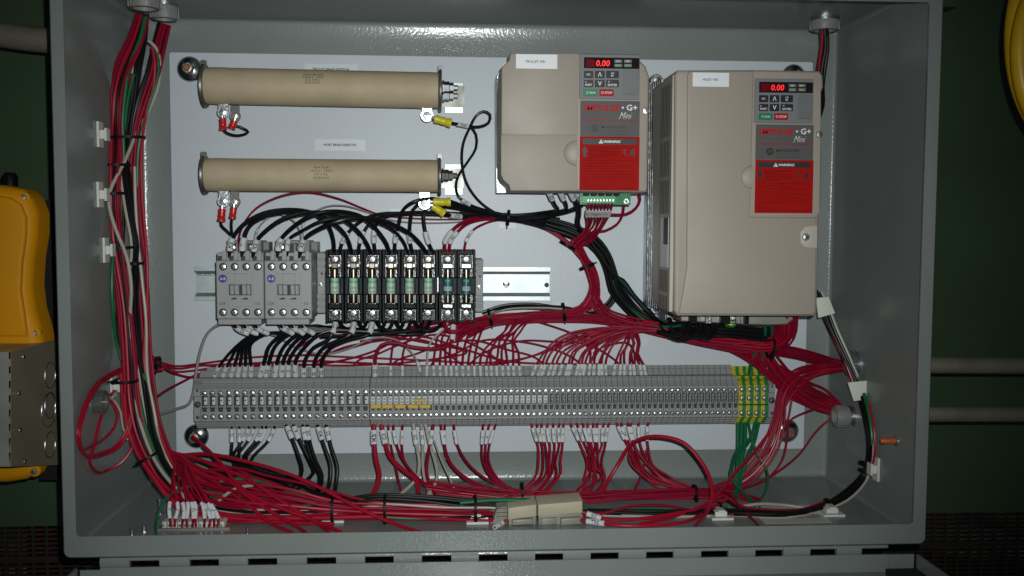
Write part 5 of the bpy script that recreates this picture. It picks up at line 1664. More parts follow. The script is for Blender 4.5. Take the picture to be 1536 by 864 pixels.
# ---- rear floor trunk of reds (y~740)
bundle([(640, 730, 66), (700, 738, 70), (780, 745, 74), (860, 748, 76), (940, 745, 76), (1010, 742, 76), (1080, 742, 76), (1110, 735, 70)], 12, 1.2, 'rrrR', 'red wire lying along the floor behind the front bunch', 'red wires along the floor at the back', spread=7.5)
bundle([(880, 750, 84), (960, 742, 84), (1030, 738, 80), (1075, 738, 76), (1110, 744, 80), (1140, 752, 90)], 4, 1.2, 'r', 'red wire crossing near the green drop and the rear tie', 'red wires crossing by the green drop', spread=6)

# ---- grey wire round the left end of the terminal row
wire([(344, 485, 50), (330, 486, 46), (312, 499, 40), (301, 525, 36), (294, 560, 34), (290, 590, 34), (283, 606, 32), (266, 613, 24), (236, 623, 10)], 1.5, 'y', 'single grey wire curving round the left end of the terminal row')

# ---- big left-hand harness
LB1 = [(214, 22, 112), (204, 60, 100), (186, 100, 92), (175, 140, 86), (172, 180, 82), (171, 215, 82), (170, 250, 84), (169, 300, 88), (172, 350, 90), (180, 400, 94), (187, 450, 96), (191, 500, 98), (195, 550, 100), (198, 600, 102), (206, 645, 106), (222, 685, 112), (246, 722, 118), (285, 752, 126), (340, 767, 132), (420, 771, 134), (500, 770, 134), (580, 773, 134), (660, 776, 134), (740, 778, 134)]
bundle(LB1, 16, 1.5, 'rRrrRkrr', lambda i, c: CN[c] + ' wire in the left harness coming from the front fitting in the cabinet top', lambda c: CN[c] + ' front wires of the left harness', spread=7.2, taper=[-.2, 0, .1, .1, 0, .1, .2, .1, 0, 0, 0, 0, 0, .1, .2, 0, 0, .2, .6, .3, 0, 0, 0, 0], step=.009)
LB2 = [(246, 36, 60), (238, 70, 66), (230, 110, 70), (216, 150, 74), (206, 190, 76), (201, 235, 78), (200, 290, 78), (203, 340, 80), (209, 390, 80), (214, 450, 82), (218, 520, 84), (222, 570, 88), (228, 620, 92), (240, 660, 98), (258, 698, 106), (280, 728, 114), (320, 745, 120), (400, 752, 124), (480, 757, 126), (560, 760, 126), (660, 763, 126), (740, 768, 128)]
bundle(LB2, 11, 1.5, 'rkrrrkgkR', lambda i, c: CN[c] + ' wire in the left harness coming from the rear fitting in the cabinet top', lambda c: CN[c] + ' rear wires of the left harness', spread=6.2, step=.009)
bundle([(198, 110, 86), (190, 150, 82), (184, 200, 80), (180, 250, 82), (180, 300, 84), (178, 350, 84), (175, 400, 86), (178, 450, 88), (184, 500, 92), (195, 550, 96), (206, 600, 100), (218, 650, 106), (238, 695, 112), (262, 728, 120), (300, 750, 126), (380, 762, 130), (480, 760, 132)], 6, 1.7, 'kkrkkg', lambda i, c: CN[c] + ' wire on the wall side of the left harness', lambda c: CN[c] + ' wires on the wall side of the left harness', spread=4.6, step=.009)
LB3 = [(216, 22, 108), (212, 60, 94), (206, 100, 84), (199, 150, 80), (192, 200, 78), (188, 250, 84), (194, 310, 90), (204, 370, 92), (200, 430, 88), (204, 500, 88), (214, 560, 92), (222, 610, 98), (232, 660, 104), (250, 700, 112), (276, 735, 120), (330, 756, 126), (420, 762, 130), (500, 760, 132), (575, 752, 132), (640, 750, 130), (720, 757, 130), (800, 764, 130), (900, 770, 130), (1000, 772, 128), (1100, 770, 126), (1180, 772, 126), (1235, 762, 122), (1275, 738, 116), (1300, 708, 108), (1306, 670, 100), (1302, 630, 94), (1290, 585, 86), (1268, 535, 76), (1250, 495, 68), (1236, 462, 60), (1226, 440, 54)]
bundle(LB3, 9, 1.6, 'kgrkkrwkk', lambda i, c: CN[c] + ' wire running the whole way round the left, floor and right of the cabinet', lambda c: CN[c] + ' wires going round the cabinet', spread=4.6, step=.009)
for pts, r, c, lab in (
 ([(222, 60, 76), (234, 72, 72), (240, 95, 70), (238, 125, 68), (226, 160, 70), (205, 200, 78), (188, 240, 92), (164, 290, 96), (164, 310, 100), (174, 345, 100), (190, 385, 104), (197, 430, 104), (195, 480, 100), (198, 560, 100), (203, 600, 106), (212, 640, 110), (232, 690, 118), (262, 730, 128), (300, 762, 134), (360, 768, 138), (420, 762, 138), (500, 770, 136)], 1.7, 'w', 'white wire bulging right below the rear top fitting and down the harness'),
 ([(218, 24, 116), (210, 58, 106), (194, 98, 96), (188, 140, 90), (184, 185, 86), (186, 230, 86), (180, 300, 86), (172, 360, 84), (168, 420, 84), (170, 470, 84), (176, 520, 86), (190, 560, 90)], 1.7, 'g', 'bright green wire down the front of the upper left harness'),
 ([(230, 66, 72), (238, 90, 72), (236, 120, 74), (226, 150, 76), (214, 190, 80), (207, 230, 82), (206, 280, 84)], 1.4, 'g', 'green wire with the rear harness below the cabinet top'),
 ([(228, 70, 74), (232, 95, 74), (230, 130, 74), (219, 170, 78), (212, 230, 84), (213, 290, 86), (217, 340, 88), (221, 400, 92), (220, 470, 92), (216, 540, 94), (226, 600, 98), (240, 650, 104), (256, 690, 112), (280, 722, 120)], 1.6, 'R', 'bright red wire on the right flank of the left harness'),
 ([(202, 250, 88), (203, 300, 90), (207, 360, 92), (213, 420, 96), (219, 480, 98), (221, 560, 98), (230, 610, 100), (238, 650, 104), (252, 690, 110), (268, 722, 116)], 1.5, 'w', 'pale wire on the right flank of the left harness beside the plate'),
 ([(216, 560, 96), (224, 600, 98), (236, 650, 102), (252, 690, 108), (268, 715, 114), (300, 735, 120), (380, 745, 122), (480, 752, 124)], 1.8, 'g', 'green wire low on the left harness turning onto the floor'),
 ([(186, 590, 110), (192, 640, 112), (210, 685, 118), (236, 725, 126), (268, 762, 134), (330, 778, 140), (430, 778, 142), (560, 775, 142)], 2.2, 'R', 'thick bright red wire on the outside of the lower left bend'),
 ([(182, 560, 108), (186, 620, 110), (200, 668, 116), (228, 712, 124), (262, 752, 132), (320, 772, 140), (400, 782, 144), (500, 786, 148)], 2.0, 'R', 'second thick bright red wire on the lower left bend')):
    wire(pts, r, c, lab, step=.009)

# ---- red service loop on the left wall
for i, (dx, dy, s_) in enumerate(((0, 0, 1.0), (3, 3, .95), (10, 8, .84))):
    pts = [(236, 542), (200, 547), (165, 561), (138, 585), (122, 622), (116, 652), (120, 672), (128, 682), (150, 680), (175, 668), (190, 645), (196, 615), (192, 590)]
    if i == 2:
        pts = [(236, 545), (205, 552), (175, 566), (150, 595), (138, 630), (130, 665), (124, 684), (135, 700), (152, 697), (172, 686), (188, 664), (192, 640)]
    wire([(x + dx, y + dy, 74 + j * 7 if j < 8 else 128 - (j - 8) * 7) for j, (x, y) in enumerate(pts)], 1.5, 'R', 'bright red wire of the tied service loop on the left wall, %s' % ('outer', 'middle', 'inner')[i], step=.007)
wire([(158, 596, 110), (168, 604, 112), (176, 622, 114), (172, 640, 116), (160, 655, 118), (140, 668, 120), (124, 676, 122)], 1.4, 'R', 'bright red wire from the left wall fitting into the service loop')
wire([(160, 594, 110), (172, 602, 112), (181, 618, 112), (184, 640, 110), (192, 660, 108)], 1.1, 'w', 'thin white wire from the left wall fitting')
for i, p_ in enumerate([[(236, 542, 70), (216, 520, 60), (208, 500, 56), (206, 470, 60)], [(236, 544, 60), (262, 560, 30), (290, 566, 14), (330, 555, 8)], [(228, 600, 70), (250, 585, 44), (275, 572, 20), (300, 560, 10), (340, 552, 8)]]):
    wire(p_, 1.3, 'r', ('red wire joining the tied bunch from the harness above', 'red wire leaving the tied bunch under the left end of the terminal row', 'red wire slanting up from the harness to the terminal row left end')[i])

# ---- thick bright reds sweeping out over the lip
sweep = [
 [(292, 655, 70), (300, 664, 84), (330, 694, 110), (362, 730, 130), (392, 752, 142), (430, 766, 150), (470, 782, 156), (510, 800, 162)],
 [(276, 682, 80), (310, 678, 96), (360, 688, 112), (420, 706, 126), (480, 735, 140), (540, 765, 152), (590, 785, 160), (630, 800, 166)],
 [(270, 686, 90), (300, 700, 106), (340, 720, 124), (380, 750, 140), (420, 775, 152), (450, 795, 160), (466, 806, 164)],
 [(275, 690, 92), (310, 715, 114), (345, 740, 130), (380, 768, 144), (410, 785, 154), (438, 800, 160)],
 [(262, 682, 90), (290, 686, 100), (330, 700, 116), (370, 716, 128), (420, 748, 142), (470, 785, 154), (500, 802, 160)],
 [(272, 700, 98), (300, 706, 108), (350, 702, 112), (410, 712, 120), (470, 730, 130), (540, 748, 134), (600, 758, 134), (700, 764, 132)],
 [(280, 712, 104), (320, 706, 110), (380, 718, 120), (440, 735, 128), (520, 752, 134), (600, 764, 134), (720, 772, 134)],
 [(285, 735, 112), (320, 720, 116), (370, 728, 124), (430, 742, 130), (500, 758, 134), (600, 766, 134), (720, 774, 134)],
 [(296, 690, 88), (350, 700, 96), (400, 722, 104), (460, 745, 112), (540, 762, 120), (640, 768, 126), (740, 774, 130)],
 [(310, 782, 140), (360, 784, 142), (420, 780, 142), (480, 770, 140), (560, 763, 136), (650, 760, 132), (740, 764, 130)]]
for i, p_ in enumerate(sweep):
    wire([(x + R.uniform(-4, 4), y + R.uniform(-3, 3), h) for x, y, h in p_], 1.75 if i < 5 else 1.35, 'R' if i < 5 else 'r', 'red wire sweeping from the lower left corner over the cabinet floor, %s' % (('from the plate bolt', 'highest arch', 'lowest steep one', 'beside the lowest', 'crossing the steep ones')[i] if i < 5 else 'in the mass behind'), None if i < 5 else 'red wires massed behind the sweeping ones', step=.008)
bundle([(262, 700, 104), (300, 728, 116), (360, 744, 126), (430, 752, 132), (500, 762, 134), (580, 766, 136), (660, 768, 136), (735, 772, 136)], 12, 1.5, 'RRr', 'red wire in the tied front bunch on the cabinet floor', 'red wires in the front floor bunch', spread=7.5, taper=[.3, .8, 1.1, .8, .1, 0, 0, 0])
bundle([(300, 735, 118), (360, 748, 122), (440, 758, 128), (500, 757, 132), (560, 747, 134), (620, 748, 134), (700, 756, 134), (780, 763, 132), (850, 768, 130)], 6, 1.5, 'k', 'black wire on top of the tied front bunch', 'black wires on the front floor bunch', spread=4)
wire([(330, 722, 118), (360, 718, 116), (400, 724, 118), (440, 738, 124), (520, 755, 130)], 1.8, 'g', 'green wire arching through the red tangle at the left')
wire([(315, 745, 124), (345, 757, 130), (390, 763, 134), (440, 760, 134)], 1.8, 'g', 'short green stretch low in the tangle at the left')
wire([(560, 775, 140), (620, 778, 142), (680, 776, 144), (720, 772, 144)], 1.4, 'g', 'green wire along the lower edge of the front bunch left of the connectors')
wire([(690, 754, 140), (740, 750, 138), (800, 751, 136), (840, 757, 134), (880, 762, 132)], 2.2, 'g', 'green wire passing just above the beige connectors')
wire([(880, 768, 132), (940, 763, 130), (1000, 763, 128), (1040, 768, 126), (1090, 762, 120)], 2.0, 'g', 'green wire on the floor right of the beige connectors')
wire([(318, 764, 130), (335, 745, 132), (355, 732, 130), (380, 728, 126)], 1.5, 'w', 'short white wire curling through the tangle at the left')
wire([(330, 770, 136), (380, 774, 138), (440, 770, 136), (490, 764, 134), (540, 770, 132)], 1.7, 'w', 'white wire under the black ones at the left of the front bunch')
wire([(545, 755, 136), (600, 757, 138), (660, 761, 138), (740, 762, 138), (766, 765, 138)], 1.3, 'w', 'pale printed wire along the top of the front bunch')
wire([(1115, 759, 122), (1140, 756, 120), (1180, 758, 118), (1215, 763, 118), (1240, 760, 116)], 1.6, 'w', 'white wire among the black ones on the right part of the floor')
# right side reds from the connectors
wire([(868, 766, 150), (885, 772, 152), (910, 779, 152), (960, 778, 150), (1010, 771, 146), (1050, 762, 136), (1080, 745, 120)], 1.8, 'R', 'red marked wire out of the beige connectors, upper one', marks=((8, 22),))
wire([(868, 780, 154), (890, 783, 156), (930, 788, 156), (980, 788, 154), (1030, 782, 148), (1060, 766, 136), (1090, 748, 120)], 1.8, 'R', 'red marked wire out of the beige connectors, lower one', marks=((8, 26),))
wire([(875, 773, 140), (905, 770, 138), (945, 760, 134), (1000, 759, 130), (1050, 768, 126), (1100, 772, 122)], 1.6, 'r', 'red wire humping up right of the beige connectors')
wire([(960, 786, 150), (1010, 775, 148), (1060, 755, 132), (1083, 735, 112), (1100, 712, 90), (1130, 680, 66), (1160, 640, 52), (1190, 590, 44), (1225, 562, 36), (1265, 552, 30)], 1.7, 'R', 'red wire rising from the front bunch towards the green drop')
wire([(1140, 792, 144), (1130, 780, 140), (1110, 762, 130), (1100, 745, 116), (1080, 733, 100)], 1.3, 'r', 'red wire dropping from the rear bunch over the cabinet floor at the right')
bundle([(1085, 745, 110), (1112, 762, 118), (1150, 766, 122), (1200, 767, 122), (1238, 756, 118)], 3, 1.4, 'rrk', lambda i, c: CN[c] + ' wire curving along the floor to the right floor tie', lambda c: CN[c] + ' wires to the right floor tie' if c == 'r' else None, spread=3)
wire([(1240, 762, 120), (1272, 742, 114), (1298, 715, 106), (1311, 690, 100), (1312, 650, 94), (1304, 605, 88)], 1.3, 'R', 'bright red wire on the outside of the right wall bend')
wire([(1296, 590, 90), (1304, 625, 96), (1308, 665, 100), (1300, 704, 106), (1280, 735, 114), (1245, 757, 120)], 1.7, 'g', 'green wire on the outside of the right wall bend')
wire([(1246, 470, 64), (1262, 505, 70), (1280, 545, 78), (1294, 590, 88)], 1.5, 'g', 'green wire between the two white pads on the right wall')
wire([(1240, 478, 66), (1254, 512, 72), (1270, 548, 78), (1284, 585, 86)], 1.6, 'R', 'red wire between the two white pads on the right wall')
# top right harness
bundle([(1236, 44, 62), (1236, 70, 60), (1232, 100, 56), (1230, 130, 52), (1230, 158, 44), (1218, 190, 36), (1200, 260, 30), (1200, 400, 34), (1226, 448, 52)], 8, 1.9, 'kkgkkrkk', lambda i, c: CN[c] + ' wire from the top right fitting down behind the hoist drive', lambda c: CN[c] + ' wires from the top right fitting', spread=4.6)
# ---- ties
T_ = [(762, 326, 16, -8, 10, 8, 'black cable tie round the black bunch left of the trolley drive underside'), (850, 368, 20, 60 , 11, 9, 'black cable tie where the green board wires meet the bunch'), (879, 400, 16, 115, 10, 7, 'black cable tie round the red bunch beside the pale pad'),
 (845, 467, 16, 5, 12, 8, 'black cable tie round the red bunch below the rail end'), (734.5, 475, 14, 12, 11, 8, 'black cable tie round the red bunch right of the fuse blocks'),
 (1156, 521, 66, -10, 15, 12, 'black cable tie gathering the reds under the hoist drive'), (1003, 489, 46, -5, 12, 12, 'black cable tie round the black wires at the hoist drive ear'),
 (188, 207, 84, -88, 27, 14, 'black cable tie holding both left harnesses, topmost on the wall'), (176, 248, 88, -88, 17, 12, 'black cable tie, second from the top on the left harness'), (172, 291, 94, -86, 16, 12, 'black cable tie beside the middle white mount of the left wall'),
 (182, 372, 92, -86, 18, 12, 'black cable tie beside the lowest white mount of the upper left wall'), (205, 395, 90, -88, 10, 10, 'small black cable tie on the right strand of the left harness'), (237, 543, 76, 0, 7, 7, 'black cable tie on the red bunch leaving the left harness'),
 (189, 571, 108, -90, 16, 12, 'black cable tie at the height of the left wall fitting'), (222, 686, 116, -60, 15, 9, 'black cable tie low on the left harness above the bend'), (126, 676, 126, -60, 8, 7, 'black cable tie of the red service loop'),
 (500, 765, 140, 0, 24, 12, 'black cable tie on the front floor bunch, leftmost'), (578, 762, 140, 0, 20, 12, 'black cable tie on the front floor bunch, middle one'), (713, 762, 142, 0, 19, 12, 'black cable tie on the front floor bunch next to the connectors'),
 (783, 738, 84, 0, 14, 10, 'black cable tie on the rear floor bunch above the connectors'), (1042, 738, 82, 0, 10, 9, 'black cable tie on the rear floor bunch inside the big red loop'),
 (1079, 766, 130, 0, 12, 10, 'black cable tie on the floor mount left of the green drop end'), (1244, 760, 122, 20, 12, 10, 'black cable tie on the right floor mount'),
 (1302, 697, 104, 80, 13, 10, 'black cable tie on the right wall mount, upper of the pair'), (1301, 709, 107, 70, 13, 10, 'black cable tie on the right wall mount, lower of the pair')]
for a in T_:
    tie(a[0], a[1], a[2], a[3], a[4], a[5], a[6])
# ================================================================== fittings in the cabinet walls
def bushing(p0, d, r, label, depth=.014, nut=True, cm='bush_grey', nut_out=.006):
    d = Vector(d)
    t = thing('conduit_fitting', label, 'conduit fitting', p0)
    m = MB('zinc')
    m.lathe(p0, d, [(0, r * 1.02), (0, r * 1.16), (.0028, r * 1.18), (.0032, r * 1.0), (nut_out + .006, r * .98), (nut_out + .006, r * .7)], 36)
    for k in range(8):
        pass
    m.build('locknut', t)
    m = MB(cm)
    q = Vector(p0) + d * nut_out
    m.lathe(q, d, [(0, r * .8), (0, r * 1.1), (.001, r * 1.14), (depth - .002, r * 1.1), (depth, r * 1.04), (depth, r * .82), (depth - .006, r * .8), (depth - .006, .001)], 36, False)
    u = d.orthogonal().normalized(); v = d.cross(u)
    b = m.build('plastic_bushing', t)
    m = MB(cm)
    for k in range(12):
        a = 2 * PI * k / 12
        e = u * math.cos(a) + v * math.sin(a)
        m.obox(q + d * depth * .5 + e * r * 1.12, d * depth * .42, e * r * .05, d.cross(e) * .0009)
    tag(m.build('grip_ribs', b, smooth_ang=None), kind='stuff')
    return t
zt_in = H - .002
def on_top(px, py, h):
    q = P(px, py, h); return Vector((q.x, q.y, zt_in))
bushing(on_top(217, 10, 112), (0, 0, -1), .0128, 'grey plastic bushing in the cabinet top at the left, nearer one', depth=.013, nut_out=.002)
bushing(on_top(247, 28, 64), (0, 0, -1), .0115, 'grey plastic bushing in the cabinet top at the left, farther one', depth=.012, nut_out=.003)
bushing(on_top(1237, 36, 60), (0, 0, -1), .0128, 'zinc and plastic fitting in the cabinet top at the right', depth=.010, nut_out=.004)
bushing(Vector((HX - .002, YP - .066, P(1300, 545, 66).z)), (-1, 0, 0), .0115, 'upper fitting in the right cabinet wall full of red wires', depth=.008, nut_out=.002, cm='bush_clear')
bushing(Vector((HX - .002, YP - .062, P(1298, 624, 62).z)), (-1, 0, 0), .0096, 'lower fitting in the right cabinet wall with a grey bushing')
bushing(Vector((-HX + .002, YP - .148, P(142, 603, 148).z)), (1, 0, 0), .0095, nut_out=.001, depth=.009, label= 'fitting in the left cabinet wall behind the red service loop', cm='bush_clear')
# orange indicator stud on the right wall
m = MB('orange_stud')
q = PXW(1344, 661, HX - .002)
m.lathe(q, (-1, 0, 0), [(0, .0032), (.014, .0032), (.0155, .0022)], 16)
o = m.build('standoff'); tag(o, 'orange brown stud sticking out of the right cabinet wall', 'stud')
m = MB('zinc'); m.lathe(q + Vector((0.0, 0, 0)), (-1, 0, 0), [(0, .0052), (.001, .0052), (.0016, .0034)], 16); m.build('washer', o)
# white adhesive pads on the right wall harness
def quad_pad(pts, h, label, d_=2.2):
    m = MB('pad_white')
    m.pprism(pts, h, h + d_, .5, 2)
    tag(m.build('adhesive_pad'), label, 'adhesive pad')
quad_pad([(1224, 447), (1243, 445), (1253, 470), (1228, 477)][::-1], 66, 'white foam pad over the right harness beside the hoist drive corner')
quad_pad([(1272, 574), (1301, 571), (1308, 598), (1281, 602)][::-1], 92, 'white foam pad over the right harness beside the two fittings')
# tie mounts
def mount_wall(px, py, sx, label, s_=.0118):
    """white saddle mount on a side wall (sx -1 left, 1 right)"""
    X_ = sx * (HX - .0022)
    q = PXW(px, py, X_)
    t = MB('white_nylon')
    n = Vector((-sx, 0, 0))
    t.obox(q + n * .0012, n * .0011, Vector((0, s_ * .5, 0)), Vector((0, 0, s_)))
    t.obox(q + n * .0045, n * .0024, Vector((0, s_ * .3, 0)), Vector((0, 0, s_ * .34)))
    t.obox(q + n * .0078, n * .0010, Vector((0, s_ * .4, 0)), Vector((0, 0, s_ * .5)))
    o = t.build('tie_mount', smooth_ang=None)
    tag(o, label, 'cable tie mount')
mount_wall(148, 202, -1, 'white tie mount at the top of the left cabinet wall')
mount_wall(148, 292, -1, 'white tie mount in the middle of the left cabinet wall')
mount_wall(157, 375, -1, 'white tie mount below the middle of the left cabinet wall')
mount_wall(168, 578, -1, 'white tie mount beside the fitting of the left cabinet wall')
mount_wall(1316, 703, 1, 'white tie mount low on the right cabinet wall')
def mount_floor(px, py, label, s_=.0105):
    q = PZW(px, py, .0022)
    t = MB('white_nylon')
    t.obox(q + Vector((0, 0, .0012)), Vector((s_, 0, 0)), Vector((0, s_, 0)), Vector((0, 0, .0011)))
    t.obox(q + Vector((0, 0, .0045)), Vector((s_ * .55, 0, 0)), Vector((0, s_ * .4, 0)), Vector((0, 0, .0022)))
    t.obox(q + Vector((0, 0, .0074)), Vector((s_ * .3, 0, 0)), Vector((0, s_ * .6, 0)), Vector((0, 0, .0012)))
    o = t.build('tie_mount', smooth_ang=None)
    tag(o, label, 'cable tie mount')
mount_floor(501, 780, 'white tie mount on the floor at the left')
mount_floor(716, 782, 'white tie mount on the floor left of the beige connectors')
mount_floor(1080, 776, 'white tie mount on the floor right of the big red loop')
mount_floor(1246, 771, 'white tie mount on the floor near the right wall')
# rating sticker lying on the floor at the right
q = [PZW(x, y, .0024) for x, y in ((1128, 762), (1205, 749), (1240, 783), (1146, 786))]
c_ = sum(q, Vector()) / 4
ex = Vector((.042, 0, 0)); ey = Vector((0, .020, 0))
m = MB('pad_white')
m.mats = []
m.use('label_grey')
s_c = PZW(1182, 771, .0024)
mat('floor_sticker', (0.52, 0.52, 0.50), 0.45)
m.use('floor_sticker')
m.obox(s_c, Vector((.033, 0, 0)), Vector((0, .030, 0)), Vector((0, 0, .0001)))
m.use('ink')
vs, fs, tw, th = text_geo('UL', .03)
k = .006 / th
m.add([s_c + Vector((.004 + a * k, -.010 + b_ * k, .0004)) for a, b_ in vs], fs)
n = 20
rs = [[s_c + Vector((.004 + r_ * math.cos(2 * PI * j / n), -.010 + r_ * .9 * math.sin(2 * PI * j / n), .0004)) for j in range(n)] for r_ in (.0072, .0064)]
m.rings(rs, False, False)
for j, tx in enumerate(('LISTED', 'ENCLOSED', 'PANEL')):
    vs, fs, tw, th = text_geo(tx, .02)
    k = .0028 / th
    m.add([s_c + Vector((.020 + a * k, -.004 - j * .0045 + b_ * k, .0004)) for a, b_ in vs], fs)
vs, fs, tw, th = text_geo('INDUSTRIAL CONTROL', .01)
k = .0022 / th
m.add([s_c + Vector((-.014 + a * k, .004 + b_ * k, .0004)) for a, b_ in vs], fs)
tag(m.build('rating_sticker', smooth_ang=None), 'pale approval sticker with a round mark on the cabinet floor at the right', 'label')

# ================================================================== beige in-line connectors on the front bunch
cn = thing('inline_connector', 'pair of beige plastic connectors lying on the front wire bunch', 'connector', P(815, 770, 160))
def cbox(m, pts_front, h0, h1, c=1.0):
    m.pprism(pts_front, h0, h1, c, 2)
for (a, b, c_, d, nm) in ((762, 757.5, 805, 790, 0), (807, 753.5, 874, 790, 1)):
    m = MB('connector_beige')
    ty0, ty1 = (758, 753.5) if nm == 0 else (753, 748.5)
    cbox(m, [(a, ty0 + 5), (a, ty0 + 22), (c_, ty1 + 22), (c_, ty1 + 5)][::-1] if False else [(a, ty0 + 22), (c_, ty1 + 21), (c_, ty1 + 3), (a, ty0 + 4)], 128, 158, 1.4)
    hb = m.build('housing', cn)
    m = MB('connector_grey')
    cbox(m, [(a + 1, 798), (c_ - 1, 796), (c_ - 1, ty1 + 20), (a + 1, ty0 + 21)], 126, 155, 1)
    m.build('lower_half', cn)
    wins = [(a + 6, c_ - 5)] if nm == 0 else [(a + 4, a + 28), (a + 34, c_ - 3)]
    for (u, v) in wins:
        m = MB('connector_grey')
        cbox(m, [(u, 789), (v, 787), (v, 776 + (0 if nm else 2)), (u, 778 + (0 if nm else 2))], 152, 160 if u > a + 10 or nm == 0 else 157, 2)
        m.build('latch', hb)
m = MB('connector_grey')
cbox(m, [(735, 795), (761, 795), (761, 760), (745, 762), (742, 775), (735, 778)], 128, 150, 1)
for y in (764, 770, 776):
    cbox(m, [(745, y + 3), (761, y + 2.4), (761, y - .6), (745, y)], 149, 154, .4)
m.build('wire_end', cn)
wire([(762, 779, 160), (754, 784, 162), (742, 791, 164)], 1.6, 'R', 'short red marked wire on the left end of the beige connectors', marks=((6, 20),))
wire([(742, 778, 150), (728, 777, 148), (712, 778, 146), (700, 780, 144)], 1.4, 'R', 'red wire with a white sleeve entering the connectors from the left', marks=((6, 24),))

# ================================================================== small terminal strip low in the left corner
ts = thing('barrier_strip', 'small pale terminal strip standing on the floor in the lower left corner', 'terminal strip', P(290, 795, 150))
m = MB('galv')
m.pbox(236, 792, 345, 799, 128, 158, .5, .5)
m.build('base_plate', ts)
for j in range(12):
    m = MB('pad_white' if j % 2 else 'terminal_light')
    x0 = 243 + j * 7.9
    m.pbox(x0, 783, x0 + 6.4, 797, 138, 156, .4, .6)
    b_ = m.build('terminal', ts)
    m = MB(); x, z = mm(x0 + 3.2, 788, 156)
    m.screw(x, z, 156.2, 1.5, j); m.build('screw', b_)
for j, x in enumerate((256, 262, 272, 280, 288, 294, 306, 313, 321, 326)):
    tx = 262 + j * 3
    wire([(x, 790, 158), (x + 1 + (j * 37 % 5 - 2), 778, 160), (x + (j - 4) * -.4 + (j * 53 % 9 - 4), 764 - j * 29 % 7, 158), (tx + (x - tx) * .45, 738, 146), (tx - 2, 712, 128), (262 + j * 1.5, 690, 108), (248, 672, 100)], 1.15, 'R' if j % 2 else 'r', 'red marked wire fanning down to the small corner strip, %s from the left' % nth(j + 1), 'red wires of the small corner strip', marks=((9, 24),))
wire([(234, 802, 158), (235, 780, 158), (246, 752, 152), (266, 735, 140), (290, 728, 130)], 1.4, 'g', 'green wire bowing left of the small corner strip')
# loose studs on the floor
for px, y0, y1, h, l in ((198, 795, 803, 170, 'short zinc screw tip standing on the floor, far left'), (216, 780, 797, 140, 'tall zinc screw tip standing on the floor, left'), (371, 792, 800, 165, 'short zinc screw tip standing on the floor right of the corner strip')):
    a = P(px, y0, h); b_ = P(px, y1, h, .001)
    m = MB('zinc'); m.lathe((b_.x, b_.y, .0021), (0, 0, 1), [(0, .0028), (.0012, .0026), (.0013, .0012), (max(.006, a.z - .002), .0012), (max(.0065, a.z - .0012), .0006)], 8)
    tag(m.build('screw_tip'), l, 'screw')
m = MB('zinc')
q = PZW(240, 770, .0022)
m.lathe(q, (0, 0, 1), [(0, .004), (.001, .004), (.001, .0022)] + [(.001 + .0006 * k, .0022 if k % 2 else .0018) for k in range(1, 24)], 12)
tag(m.build('threaded_stud'), 'threaded zinc stud rising behind the small corner strip', 'stud')
for i, (x, y) in enumerate(((112, 45), (112, 60))):
    pass

# ================================================================== things outside the cabinet
def hpipe(px0, px1, py0, py1, h, r, m_, label, coup=None):
    a, b_ = P(px0, py0, h), P(px1, py1, h)
    b_ = Vector((b_.x, a.y, a.z + (b_.z - a.z)))
    t = thing('conduit_pipe', label, 'conduit', a)
    m = MB(m_); m.cyl(a, b_, r, 24); m.build('pipe', t)
    m = MB('galv')
    d = (b_ - a).normalized()
    m.lathe(a, d, [(0, r * 1.35), (.004, r * 1.35), (.005, r * 1.2), (.018, r * 1.2), (.019, r * 1.02)], 6); m.build('locknut', t)
    return t
for y0, y1, l, rr_ in ((546.5, 549.5, 'upper brass-coloured conduit leaving the right side of the cabinet', .0092), (620, 622, 'lower brass-coloured conduit leaving the right side of the cabinet', .0086)):
    a = Vector((HX, YP - .06, P(1395, y0, 60).z))
    e = P(1700, y1 + (y1 - y0), 60); b_ = Vector((HX + .6, a.y, e.z))
    t = thing('conduit_pipe', l, 'conduit', a)
    m = MB('pipe'); m.cyl(a, b_, rr_, 28); m.build('pipe', t)
    m = MB('galv'); m.lathe(a, (1, 0, 0), [(0, rr_ * 1.4), (.004, rr_ * 1.4), (.005, rr_ * 1.15), (.012, rr_ * 1.15), (.013, rr_ * 1.0)], 24); m.build('locknut', t)
m = MB('pipe_brown')
m.tube([P(-260, 12, 40), P(-100, 30, 40), P(0, 52, 40), P(60, 60, 40), P(120, 64, 40)], .0125, 20, True, .01)
tag(m.build('flexible_conduit'), 'brown conduit running behind the upper left edge of the cabinet', 'conduit')
# yellow pendant control, left
def ext(m, pts, h0, h1, c, steps):
    m.pprism(pts, h0, h1, c, steps)
pd_ = thing('pendant_control', 'yellow pendant control housing hanging left of the cabinet', 'pendant control', P(20, 500, 40))
out = [(x - 14, y) for x, y in [(-120, 275), (-10, 275), (20, 278), (45, 284), (58, 298), (66, 320), (66, 350), (60, 390), (58, 430), (62, 465), (70, 492), (74, 510), (74, 690), (66, 712), (50, 722), (20, 727), (-120, 727)][::-1]]
m = MB('pendant_yellow'); ext(m, out, 42, 78, 12, 6); m.build('housing', pd_, smooth_ang=60)
out2 = [(-120, 292), (-12, 292), (14, 296), (30, 306), (38, 326), (38, 352), (32, 395), (30, 435), (36, 475), (40, 505), (-120, 505)][::-1]
m = MB('pendant_yellow'); ext(m, out2, 60, 82, 3, 3); m.build('raised_front', pd_, smooth_ang=60)
for x, y in ((36, 297), (52, 500), (52, 706)):
    m = MB('pendant_yellow'); X_, Z_ = mm(x, y, 72); m.disc(X_, Z_, 6.2, 60, 74, 20, 1.5)
    b_ = m.build('screw_boss', pd_)
    m = MB(); m.screw(X_, Z_, 74.5, 3.6, .4); m.build('screw', b_)
